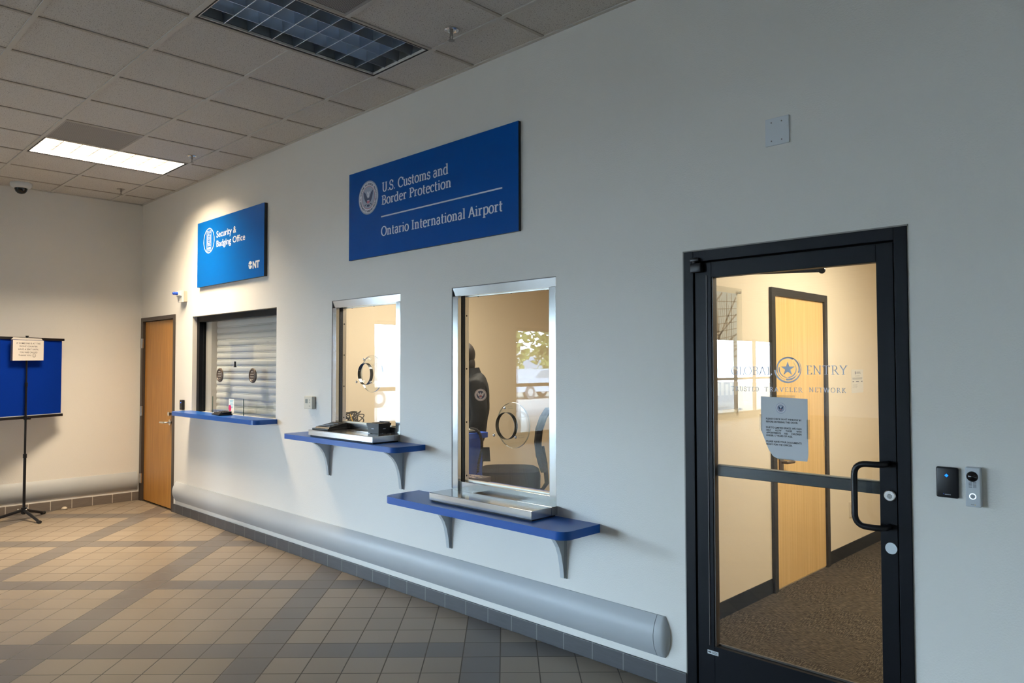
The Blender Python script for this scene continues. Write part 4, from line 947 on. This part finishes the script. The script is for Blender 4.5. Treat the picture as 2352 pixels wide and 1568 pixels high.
# ================================================================== BACK ROOMS
OX0, OX1, OY1, OZ = 3.40, 6.93, 3.7, 2.75
b = B(); b.box(OX0-.08, OX0, WT, OY1, 0, OZ); struct(b.obj('wall_office_left', M_beige))
b = B(); b.box(OX0-.08, OX1, OY1, OY1+.08, 0, OZ); struct(b.obj('wall_office_back', M_beige))
b = B(); b.box(OX0, 4.225, WT, WT+.004, 0, OZ); b.box(5.118, 5.688, WT, WT+.004, 0, OZ); b.box(6.592, OX1, WT, WT+.004, 0, OZ); b.box(OX0, OX1, WT, WT+.004, 2.107, OZ); b.box(OX0, OX1, WT, WT+.004, 0, .75); struct(b.obj('wall_office_front', M_beige))
b = B(); b.box(OX1, 7.03, WT, 6.0, 0, OZ); struct(b.obj('wall_hall_left', M_beige))
b = B(); b.box(7.03, 9.7, 4.6, 4.68, 0, OZ); struct(b.obj('wall_hall_back', M_beige))
b = B(); b.box(9.6, 9.7, WT, 4.6, 0, OZ); struct(b.obj('wall_hall_right', M_beige))
b = B(); b.box(7.03, 7.44, WT, WT+.004, 0, OZ); b.box(8.458, 9.6, WT, WT+.004, 0, OZ); b.box(7.03, 9.6, WT, WT+.004, 2.152, OZ); struct(b.obj('wall_hall_front', M_beige))
b = B(); b.box(OX0-.08, 9.7, WT, 4.7, OZ, OZ+.05); struct(b.obj('ceiling_back_rooms', mat('plain_ceiling', (.75, .73, .68), .9)))
M_vbase = mat('vinyl_base_black', (.010, .010, .010), .4, spec=.3)
b = B(); b.box(7.03, 7.036, WT, 1.79, 0, .102); b.box(7.03, 7.036, 2.775, 4.6, 0, .102); struct(b.obj('baseboard_hall', M_vbase))
def panel_light(label, x, y, sx, sy, power, col):
    t = thing('panel_light', label, 'ceiling light', (x, y, OZ), 'back room ceiling lights')
    b = B(); b.box(x-sx/2-.02, x+sx/2+.02, y-sy/2-.02, y+sy/2+.02, OZ-.02, OZ, .003); b.obj('light_frame', M_plast_w, t)
    l = area('panel_lamp', (x, y, OZ-.024), sx, sy, power, col); fixchild(l, t)
panel_light('square ceiling panel light in the office behind the service windows', 4.9, 1.15, 1.1, .55, OFFICE_POWER, (1, .90, .73))
panel_light('square ceiling panel light in the carpeted hall behind the glass door', 8.3, 2.2, .55, 1.1, HALL_POWER, (1, .93, .78))
# hall door
t = thing('door_3', 'maple door with dark frame in the hall behind the glass door', 'door', (7.03, 2.28, 0), kind='structure')
b = B(); b.box(7.03, 7.052, 1.79, 1.848, 0, 2.146, .002); b.box(7.03, 7.052, 2.722, 2.778, 0, 2.146, .002); b.box(7.03, 7.052, 1.848, 2.722, 2.09, 2.146, .002); b.obj('door_frame', mat('frame_taupe', (.020, .017, .014), .45), t)
b = B(); b.box(7.03, 7.036, 1.85, 2.72, .012, 2.088); leaf = b.obj('door_leaf', M_maple, t)
b = B(); b.box(7.036, 7.048, 1.90, 1.96, .80, 1.02, .004); b.tube([(7.046, 1.93, .90), (7.085, 1.93, .90), (7.09, 1.95, .90), (7.09, 2.03, .898)], .012, 10); b.obj('lever_handle', mat('lever_brown', (.16, .12, .085), .4, metal=.6), leaf, True)
b = B(); b.box(7.036, 7.044, 2.70, 2.716, .95, 1.0); b.obj('hinge', M_chrome, leaf)
# poster in clear holder
t = thing('framed_poster', 'framed poster of a steel-truss hall on the hall wall', 'poster', (7.03, .98, 1.69))
b = B(); b.box(7.048, 7.050, .62, 1.352, 1.28, 2.098); b.obj('acrylic_sheet', M_acr, t)
b = B(); b.box(7.0305, 7.034, .65, 1.310, 1.31, 2.065); pst = b.obj('print', mat('poster_sky', (.60, .61, .60), .5), t)
f = on_x(7.0345); b = B()
def line2(p, q, w): 
    p, q = Vector(p), Vector(q); n_ = Vector((-(q-p).y, (q-p).x)).normalized()*w/2; b.flat([p+n_, p-n_, q-n_, q+n_], f)
for p, q, w in (((1.02, 2.06), (1.10, 1.55), .035), ((.95, 1.62), (1.3, 2.04), .016), ((.88, 1.88), (1.12, 2.06), .014), ((1.07, 1.78), (1.305, 1.93), .012), ((1.05, 1.68), (1.305, 1.80), .012), ((1.18, 2.06), (1.16, 1.55), .008), ((1.24, 2.06), (1.235, 1.55), .008), ((.80, 1.95), (1.02, 1.70), .012), ((.85, 1.70), (1.30, 1.72), .009), ((.85, 1.63), (1.30, 1.65), .009), ((.9, 1.60), (1.02, 1.78), .01), ((1.10, 1.62), (1.305, 1.70), .008)): line2(p, q, w)
for k in range(9):
    line2((1.02+.03*k, 2.055-.012*k), (1.10+.022*k, 1.60), .004); line2((.98+.01*k, 1.60+.05*k), (1.305, 1.66+.044*k), .005)
for k in range(7): line2((.68+.055*k, 1.62), (.70+.06*k, 1.86), .006); line2((.78+.05*k, 1.86), (.70+.055*k, 1.62), .005); line2((.66, 1.64+.03*k), (1.08, 1.66+.025*k), .005)
for k in range(6): line2((.72, 2.05-.03*k), (1.03-.02*k, 2.06-.06*k), .010)
b.flat([(.65, 2.063), (1.04, 2.063), (1.0, 1.95), (.86, 1.86), (.65, 1.84)], f)
b.obj('truss_drawing', mat('poster_brown', (.42, .34, .27), .6), pst)
b = B(); f = on_x(7.0347)
b.flat([(.65, 1.31), (1.31, 1.31), (1.31, 1.50), (.65, 1.50)], f); b.flat([(.65, 1.50), (1.31, 1.50), (1.31, 1.56), (1.12, 1.585), (.9, 1.56), (.65, 1.57)], f); b.obj('poster_foreground', mat('poster_dark', (.22, .18, .15), .6), pst)
b = B(); f = on_x(7.0350)
for i in range(9): b.flat([(.80+i*.058, 1.40), (.835+i*.058, 1.40), (.835+i*.058, 1.47+.01*(i % 3)), (.80+i*.058, 1.47+.01*(i % 3))], f)
b.obj('poster_figures', mat('poster_light', (.50, .44, .37), .6), pst)
for y_, z_ in ((1.325, 2.072), (1.325, 1.305)): b = B(); b.cyl((7.03, y_, z_), (7.056, y_, z_), .009, n=14); b.obj('standoff', M_chrome, t, True)
def flyer(label, y0, y1, z0, z1):
    t = thing('flyer', label, 'flyer', (7.03, (y0+y1)/2, (z0+z1)/2), 'flyers on the hall wall')
    b = B(); b.box(7.0305, 7.0315, y0, y1, z0, z1); s_ = b.obj('sheet', mat('flyer_sheet', (.72, .69, .63), .6), t)
    b = B(); f = on_x(7.0318); w, h = y1-y0, z1-z0
    for a, c_, e_, g_ in ((.30, .36, .80, .92), (.42, .75, .88, .90), (.42, .80, .83, .845), (.3, .7, .72, .73), (.08, .92, .64, .65), (.08, .92, .61, .62), (.08, .9, .58, .59), (.08, .22, .47, .50), (.38, .62, .47, .50), (.8, .94, .47, .50), (.08, .5, .34, .345), (.08, .48, .30, .305), (.08, .5, .26, .265), (.08, .45, .22, .225)): b.flat([(y0+a*w, z0+e_*h), (y0+c_*w, z0+e_*h), (y0+c_*w, z0+g_*h), (y0+a*w, z0+g_*h)], f)
    b.obj('print', mat('flyer_ink', (.10, .11, .16), .7), s_)
flyer('white flyer on the hall wall between the maple door and the lobby', .83, 1.115, 1.286, 1.52); flyer('white flyer on the hall wall past the maple door', 3.325, 3.60, 1.352, 1.552)
t = thing('wall_outlet', 'ivory wall outlet low on the hall wall past the maple door', 'outlet', (7.03, 3.26, .375))
b = B(); b.box(7.03, 7.038, 3.225, 3.297, .312, .442, .002); o = b.obj('cover_plate', mat('ivory_plate', (.66, .58, .45), .45), t)
for z in (.352, .402): b = B(); b.box(7.0375, 7.0392, 3.248, 3.274, z-.014, z+.014); b.obj('socket', mat('socket_ivory', (.50, .43, .33), .5), o)
# service side: worktops and partition
t = thing('worktop', 'blue office worktop behind the taller service window', 'worktop', (6.1, .45, 0))
b = B(); b.box(5.345, 6.9, .125, .315, .758, .80, .003); b.obj('top', mat('blue_laminate_office', (.03, .075, .36), .3, spec=.55), t)
b = B(); b.box(5.36, 5.39, .14, .30, 0, .758); b.obj('end_panel', M_blue_lam, t); b = B(); b.box(6.86, 6.89, .14, .30, 0, .758); b.obj('end_panel', M_blue_lam, t)
t = thing('worktop', 'higher office worktop behind the smaller service window', 'worktop', (4.6, .4, 0))
b = B(); b.box(3.6, 4.93, .125, .68, 1.03, 1.07, .003); b.obj('top', M_blue_lam, t)
b = B(); b.box(3.62, 3.65, .14, .66, 0, 1.03); b.obj('end_panel', M_blue_lam, t); b = B(); b.box(4.88, 4.91, .14, .66, 0, 1.03); b.obj('end_panel', M_blue_lam, t)
t = thing('partition', 'blue laminate partition with a ledge behind the taller window', 'partition', (5.15, .5, 0))
b = B(); b.box(4.955, 5.335, .40, .66, 1.05, 1.092, .003); b.obj('ledge', mat('blue_laminate_bright', (.008, .085, .60), .35), t)
b = B(); b.box(4.965, 5.292, .43, .64, 0, 1.05); b.obj('panel', mat('blue_laminate_bright', (.008, .085, .60), .35), t)
t = thing('paper_pad', 'white paper pad lying on the blue partition ledge', 'paper', (5.2, .52, 1.092))
b = B(); b.box(5.0, 5.275, .44, .60, 1.104, 1.116, .001); b.obj('pages', M_paper, t)
b = B(); b.box(5.0, 5.31, .435, .605, 1.0925, 1.104, .002); b.obj('dark_backing', M_blackmatte, t)
t = thing('coiled_cord', 'black coiled phone cord hanging down the blue partition', 'cord', (5.33, .57, .9))
path = [(5.27, .53, 1.128), (5.325, .545, 1.118), (5.352, .56, 1.085), (5.352, .58, 1.03), (5.335, .595, .97), (5.322, .59, .91), (5.318, .578, .86), (5.318, .57, .79)]
fine = []
for i in range(len(path)-1):
    for k in range(70): fine.append(Vector(path[i]).lerp(Vector(path[i+1]), k/70))
b = B(); b.tube([p+Vector((math.cos(i*.55)*.0095, math.sin(i*.55)*.0095, math.sin(i*.55+1)*.004)) for i, p in enumerate(fine)], .0028, 5); b.obj('coil', M_blackmatte, t, True, 180)
t = thing('brochure', 'glossy dark brochure stack on the office worktop', 'brochure', (5.60, .245, .80)); t.rotation_euler = (0, 0, .12)
b = B(); b.box(-.13, .13, -.075, .060, 0, .034, .002); o = b.obj('cover', mat('brochure_dark', (.10, .09, .10), .25), None); o.parent = t
b = B(); rnd_ = random.Random(3)
for i in range(40):
    u, v = rnd_.uniform(-.12, .08), rnd_.uniform(-.078, .065); b.flat([(u, v), (u+.03, v), (u+.028, v+.008), (u+.002, v+.009)], lambda p, q: (p, q*.75-.005, .0345))
o2 = b.obj('cover_print', mat('brochure_print', (.62, .50, .44), .4), None); o2.parent = o
# cables, pencil
t = thing('cable_bundle', 'tangled black cables heaped behind the smaller service window', 'cables', (4.13, .28, 1.07))
rnd_ = random.Random(11); b = B()
for k in range(7):
    cx_, cy_, cz_ = 4.12+rnd_.uniform(-.05, .07), .26+rnd_.uniform(-.04, .06), 1.125+rnd_.uniform(-.01, .03)
    rx, rz = rnd_.uniform(.05, .085), rnd_.uniform(.04, .06); tl = rnd_.uniform(-.6, .6); ph = rnd_.uniform(0, 6)
    b.tube([(cx_+rx*math.cos(a)*math.cos(tl)-rz*.4*math.sin(a)*math.sin(tl), cy_+.05*math.sin(a*1.5+ph), max(1.076, cz_+rz*math.sin(a)+rx*.3*math.cos(a)*math.sin(tl))) for a in [ph+i*.2 for i in range(44)]], .0045, 6)
b.obj('cable_loops', M_blackmatte, t, True, 180)
t = thing('pencil', 'yellow pencil leaning among the black cables', 'pencil', (4.25, .22, 1.08))
b = B(); b.tube([(4.300, .17, 1.082), (4.228, .165, 1.200)], .004, 6); b.obj('pencil_shaft', mat('pencil_yellow', (.75, .42, .02), .5), t)
b = B(); b.tube([(4.300, .17, 1.082), (4.304, .170, 1.0745)], [.004, .0008], 6); b.obj('pencil_tip', mat('pencil_wood', (.55, .38, .22), .6), t)

# office chair (drafting stool), seen side-on
t = thing('office_chair', 'black drafting chair behind the taller service window', 'chair', (4.40, 1.83, 0))
fr = Vector((.713, .70, 0)); fo = Vector((.70, -.713, 0)); c0 = Vector((4.40, 1.83, 0))
def ch(a, s, z): return c0+fr*a+fo*s+Vector((0, 0, z))
def rounded_slab(b, pts_fn, n=24):
    pass
b = B(); rings = []
for z, k in ((.36, .62), (.375, .86), (.43, .99), (.54, 1.0), (.60, .96), (.622, .84), (.630, .55)):
    rings.append([b.bm.verts.new(ch(.30*k*math.copysign(abs(math.cos(a))**.6, math.cos(a)), .25*k*math.copysign(abs(math.sin(a))**.6, math.sin(a)), z)) for a in [2*PI*i/28 for i in range(28)]])
for a, c_ in zip(rings, rings[1:]):
    for i in range(28): b.bm.faces.new([a[i], a[(i+1) % 28], c_[(i+1) % 28], c_[i]])
b.bm.faces.new(rings[0]); b.bm.faces.new(rings[-1]); b.obj('seat', M_fab_black, t, True)
b = B(); prof = [(.295, .60), (.262, .70), (.245, .84), (.258, .97), (.30, 1.09), (.355, 1.18)]; rings = []
for a, z in prof:
    w = .21 if z < 1.15 else .17
    rings.append([b.bm.verts.new(ch(a+.03*(1-(s/w)**2)*1+dd, s, z)) for s, dd in [(-w, 0), (-w*.5, 0), (0, 0), (w*.5, 0), (w, 0), (w, .035), (w*.5, .035), (0, .035), (-w*.5, .035), (-w, .035)]])
for a, c_ in zip(rings, rings[1:]):
    for i in range(10): b.bm.faces.new([a[i], a[(i+1) % 10], c_[(i+1) % 10], c_[i]])
b.bm.faces.new(rings[0]); b.bm.faces.new(rings[-1]); b.obj('backrest', M_fab_black, t, True)
b = B(); b.tube([ch(.08, 0, .42), ch(.31, 0, .40), ch(.36, 0, .47), ch(.345, 0, .66), ch(.315, 0, .82)], .022, 10); b.obj('back_support', M_black, t, True)
b = B(); b.tube([ch(0, 0, .37), ch(0, 0, .10)], .026, 12); b.tube([ch(0, 0, .32), ch(0, 0, .10)], .034, 12); b.obj('gas_lift', M_black, t, True)
for k in range(5):
    a = 2*PI*k/5+.3; e_ = (.30*math.cos(a), .30*math.sin(a))
    b = B(); b.tube([ch(0, 0, .115), ch(e_[0], e_[1], .075)], [.026, .016], 8); lg = b.obj('base_arm', M_black, t, True)
    b = B(); b.tube([ch(e_[0], e_[1]-.022, .028), ch(e_[0], e_[1]+.022, .028)], .028, 14); b.obj('caster', M_blackmatte, lg, True)

# ------------------------------------------------------------------ the officer
per = thing('person', 'person in a black uniform jacket with a round shoulder patch, seen from behind', 'person', (4.815, .975, 0))
per.rotation_euler = (0, 0, math.radians(134))
def skin_obj(name, verts, edges, m, parent, sub=2):
    me = D.meshes.new(name); me.from_pydata([v[0] for v in verts], edges, []); me.materials.append(m)
    o = D.objects.new(name, me); C.objects.link(o); o.parent = parent
    sk = o.modifiers.new('skin', 'SKIN'); sk.use_smooth_shade = True
    for i, v in enumerate(verts):
        r = v[1]; d_ = me.skin_vertices[0].data[i]; d_.radius = (r, r) if not isinstance(r, tuple) else r; d_.use_root = (i == 0)
    ss = o.modifiers.new('sub', 'SUBSURF'); ss.levels = sub; ss.render_levels = sub
    return o
V = []; Ed = []
def add(p, r, prev=None):
    V.append((p, r)); i = len(V)-1
    if prev is not None: Ed.append((prev, i))
    return i
p0 = add((0, 0, .95), (.150, .115)); s1 = add((0, .0, 1.12), (.140, .105), p0); s2 = add((0, -.015, 1.30), (.160, .115), s1); s3 = add((0, -.02, 1.43), (.125, .085), s2)
n1 = add((0, .02, 1.52), .055, s3); h1 = add((0, .10, 1.60), (.070, .078), n1); h2 = add((0, .125, 1.68), (.078, .095), h1); h3 = add((0, .12, 1.755), (.058, .070), h2)
for s in (-1, 1):
    a = add((s*.19, -.035, 1.42), .058, s3); e1 = add((s*.24, -.072, 1.16), .043, a); w = add((s*.225, .08, .93), .029, e1)
    pm = add((s*.222, .115, .86), (.018, .038), w)
    for k, (dy, L1) in enumerate(((-.030, .055), (-.010, .072), (.011, .078), (.031, .07))):
        f1 = add((s*.218, .125+dy*.8, .815), .0095, pm); f2 = add((s*.212, .135+dy, .815-L1*.5), .0085, f1); add((s*.203, .147+dy, .815-L1), .0075, f2)
    th = add((s*.205, .150, .850), .011, pm); add((s*.192, .172, .815), .009, th)
    hp = add((s*.09, 0, .86), .088, p0); kn = add((s*.10, .01, .49), .058, hp); an = add((s*.10, -.02, .09), .040, kn); add((s*.105, .11, .04), .036, an)
body = skin_obj('body', V, Ed, M_skin, per)
V, Ed = [], []
p0 = add((0, .01, .90), (.160, .128)); s1 = add((0, .0, 1.10), (.168, .130), p0); s2 = add((0, -.02, 1.30), (.185, .140), s1); s3 = add((0, -.025, 1.43), (.140, .100), s2); nk = add((0, .0, 1.490), (.098, .095), s3); add((0, .03, 1.545), (.070, .072), nk)
for s in (-1, 1):
    a = add((s*.195, -.035, 1.42), .086, s3); m_ = add((s*.228, -.065, 1.29), .080, a); e1 = add((s*.245, -.075, 1.15), .070, m_); add((s*.232, .05, .985), .036, e1)
jk = skin_obj('jacket', V, Ed, mat('jacket_black', (.007, .007, .008), .75, spec=.2, bump=.4, bscale=18), per)
b = B(); b.lathe((0, .006, 1.470), (0, .10, 1), [(.125, -.03), (.098, .02), (.080, .075), (.074, .10), (.068, .098), (.074, .05), (.09, .0)], 24); o = b.obj('collar', mat('jacket_black', (.007, .007, .008), .75), None, True); o.parent = jk
b = B(); b.flat(circ(0, 0, .048, 32), lambda u, v: (-.3120, u-.085, v+1.36)); o = b.obj('shoulder_patch', mat('patch_white', (.46, .40, .38), .8), None); o.parent = jk
pt = o
Fp = lambda e_: (lambda u, v, w=0: (-.3123-e_-w, -u-.085, v+1.36))
b = B(); b.flat(circ(0, 0, .033, 28), Fp(.0003)); ring_poly(b, Fp(.0003), 0, 0, .0425, .0445); o = b.obj('patch_field', mat('patch_navy', (.02, .03, .07), .8), None); o.parent = pt
b = B()
for s in (-1, 1): b.flat([(s*q*.5, w_*.5) for q, w_ in [(.006, -.012), (.018, .016), (.034, .038), (.056, .044), (.050, .012), (.038, -.014), (.020, -.026)]], Fp(.0006))
b.flat([(-.006, .012), (0, .022), (.006, .012), (.005, -.002), (-.005, -.002)], Fp(.0007)); b.flat([(-.012, -.020), (.012, -.020), (.006, -.028), (-.006, -.028)], Fp(.0006)); o = b.obj('patch_eagle', mat('patch_thread', (.42, .38, .38), .8), None); o.parent = pt
b = B(); b.flat([(-.009, -.018), (.009, -.018), (.009, -.003), (-.009, -.003)], Fp(.0009)); o = b.obj('patch_shield', mat('patch_red', (.25, .06, .07), .8), None); o.parent = pt
V, Ed = [], []
p0 = add((0, 0, .97), (.150, .118))
for s in (-1, 1): hp = add((s*.095, 0, .84), .100, p0); kn = add((s*.10, .01, .49), .074, hp); add((s*.10, -.015, .10), .064, kn)
skin_obj('trousers', V, Ed, mat('trousers_black', (.012, .013, .018), .8), per)
for s in (-1, 1):
    b = B(); b.sph((s*.105, .05, .04), .06, (.75, 1.9, .62), 16); o = b.obj('shoe', M_black, None, True); o.parent = per
b = B(); b.sph((0, .085, 1.685), .104, (.95, 1.06, 1.10), 24)
bmesh.ops.delete(b.bm, geom=[v for v in b.bm.verts if (v.co.y > .145 and v.co.z < 1.725)], context='VERTS')
b.sph((0, .022, 1.60), .062, (1.15, .75, 1.25), 18); o = b.obj('hair', M_hair, None, True, 180); o.parent = per
for s in (-1, 1):
    b = B(); b.sph((s*.083, .115, 1.675), .022, (.4, .8, 1.25), 12); o = b.obj('ear', M_skin, None, True); o.parent = per
b = B(); b.lathe((0, .210, 1.675), (0, .6, -.7), [(.004, 0), (.012, .02), (.016, .034), (0, .044)], 12); o = b.obj('nose', M_skin, None, True); o.parent = per
for s in (-1, 1):
    b = B(); b.sph((s*.031, .206, 1.70), .012, (1, .6, .7), 10); o = b.obj('eye', mat('eye_dark', (.05, .04, .035), .2), None, True); o.parent = per
b = B(); b.sph((0, .206, 1.628), .02, (1.1, .4, .3), 10); o = b.obj('mouth', mat('lips', (.36, .14, .11), .5), None, True); o.parent = per

# ================================================================== STREET OUTSIDE (mirrored in the glass; canopy and far building added)
b = B(); b.box(-60, WX-.1, -60, 30, -.12, -.03); struct(b.obj('pavement', mat('concrete_paving', (.50, .49, .47), .9, var=.12, vscale=.6)))
b = B(); b.box(-13.5, -6.5, -60, 30, -.03, -.022); struct(b.obj('road', mat('asphalt', (.17, .17, .175), .9, var=.15, vscale=1.5)))
b = B(); b.box(-6.2, WX-.2, -24, -2.5, 3.0, 3.25)  # unseen canopy, added to shade the near ground and darken the ceiling
for y_ in (-4.5, -11.0, -17.5, -23.0): b.box(-6.0, -5.7, y_-.15, y_+.15, -.03, 3.0)
struct(b.obj('added_shade_canopy', mat('shade_canopy_grey', (.35, .34, .33), .7)))
def car(label, x, y, col):
    t = thing('car', label, 'car', (x, y, 0), 'cars parked outside')
    m = mat('car_paint_%.2f' % col[0], col, .25, spec=.6, coat=.5)
    side = [(-2.2, .35), (2.2, .35), (2.25, .70), (2.0, .88), (1.15, .98), (.55, 1.42), (-.95, 1.45), (-1.75, 1.0), (-2.2, .92)]
    b = B(); b.prism(side, lambda u, v, w: (x-.88+w, y+u, v-.03), 1.76); b.obj('car_body', m, t, False)
    g = mat('car_glass', (.03, .04, .05), .08)
    b = B(); b.prism([(1.0, 1.0), (.5, 1.37), (-.88, 1.39), (-1.5, 1.02)], lambda u, v, w: (x-.885+w, y+u, v-.03), 1.77); b.obj('side_window', g, t)
    for sy in (-1.35, 1.35):
        for sx in (-.82, .82):
            b = B(); b.cyl((x+sx-.1, y+sy, .30), (x+sx+.1, y+sy, .30), .33, n=20); w = b.obj('wheel', M_blackmatte, t, True); b = B(); b.cyl((x+sx-.105, y+sy, .30), (x+sx+.105, y+sy, .30), .18, n=12); b.obj('hubcap', M_chrome, w)
car('white car parked farthest along the street', -15.2, -18.6, (.70, .70, .70)); car('pale blue car parked across the street', -15.4, -23.6, (.42, .50, .62)); car('white car parked closest to the entrance corner', -15.0, -12.0, (.66, .66, .65)); car('silver car parked beyond the street trees', -15.3, -29.0, (.5, .52, .54))
def tree(label, x, y, h):
    t = thing('street_tree', label, 'tree', (x, y, 0), 'street trees'); r = random.Random(int(abs(x*10+y)))
    b = B(); b.tube([(x, y, -.03), (x+.05, y, h*.3), (x, y+.1, h*.7)], [.16, .12, .05], 8); b.obj('trunk', mat('bark', (.14, .10, .07), .9), t, True)
    b = B()
    for k in range(1000):
        a, q = r.uniform(0, 2*PI), r.uniform(-1, 1); rad = r.uniform(.35, 1)
        c_ = Vector((x+2.1*rad*math.cos(a)*math.sqrt(1-q*q), y+2.1*rad*math.sin(a)*math.sqrt(1-q*q), h*.58+h*.44*rad*q)); d1 = Vector((r.uniform(-1, 1), r.uniform(-1, 1), r.uniform(-1, 1))).normalized()*.26; d2 = d1.orthogonal().normalized()*.18
        b.quad(c_-d1, c_-d2, c_+d1, c_+d2)
    b.obj('foliage', mat('leaf_green', (.19, .20, .045), .7), t)
for k_, (x_, y_, h_, l_) in enumerate(((-19.5, -21.3, 5.0, 'yellow-green street tree behind the parked cars'), (-20.5, -26.0, 5.4, 'tall street tree at the far end of the street'), (-20.0, -31.0, 5.0, 'last street tree past the silver car'), (-21.5, -15.5, 4.2, 'small street tree behind the farthest white car'))): tree(l_, x_, y_, h_)
t = thing('added_sky_cover_building', 'low pale building added across the street to hide white sky', 'building', (-46, -30, 0))  # added to cover the white sky mirrored in the glass
b = B(); b.box(-48, -44, -70, 8, -.03, 3.2); b.obj('wall', mat('building_wall', (.60, .60, .60), .8), t)
for k_ in range(12): b = B(); b.box(-44.0, -43.96, -68+k_*6.2, -64.6+k_*6.2, 1.0, 2.4); b.obj('window', mat('building_glass', (.08, .10, .13), .2), t)
t = thing('lamp_post', 'pale lamp post standing before the street trees', 'lamp post', (-16.9, -20.9, 0))
b = B(); b.tube([(-16.9, -20.9, -.03), (-16.9, -20.9, 6.0)], [.09, .06], 10); b.obj('post', M_plast_w, t, True)
b = B(); b.tube([(-16.9, -20.9, 6.0), (-16.0, -20.9, 6.15)], .035, 8); b.box(-16.3, -15.6, -21.0, -20.8, 6.12, 6.2); b.obj('lamp_head', M_plast_g, t)
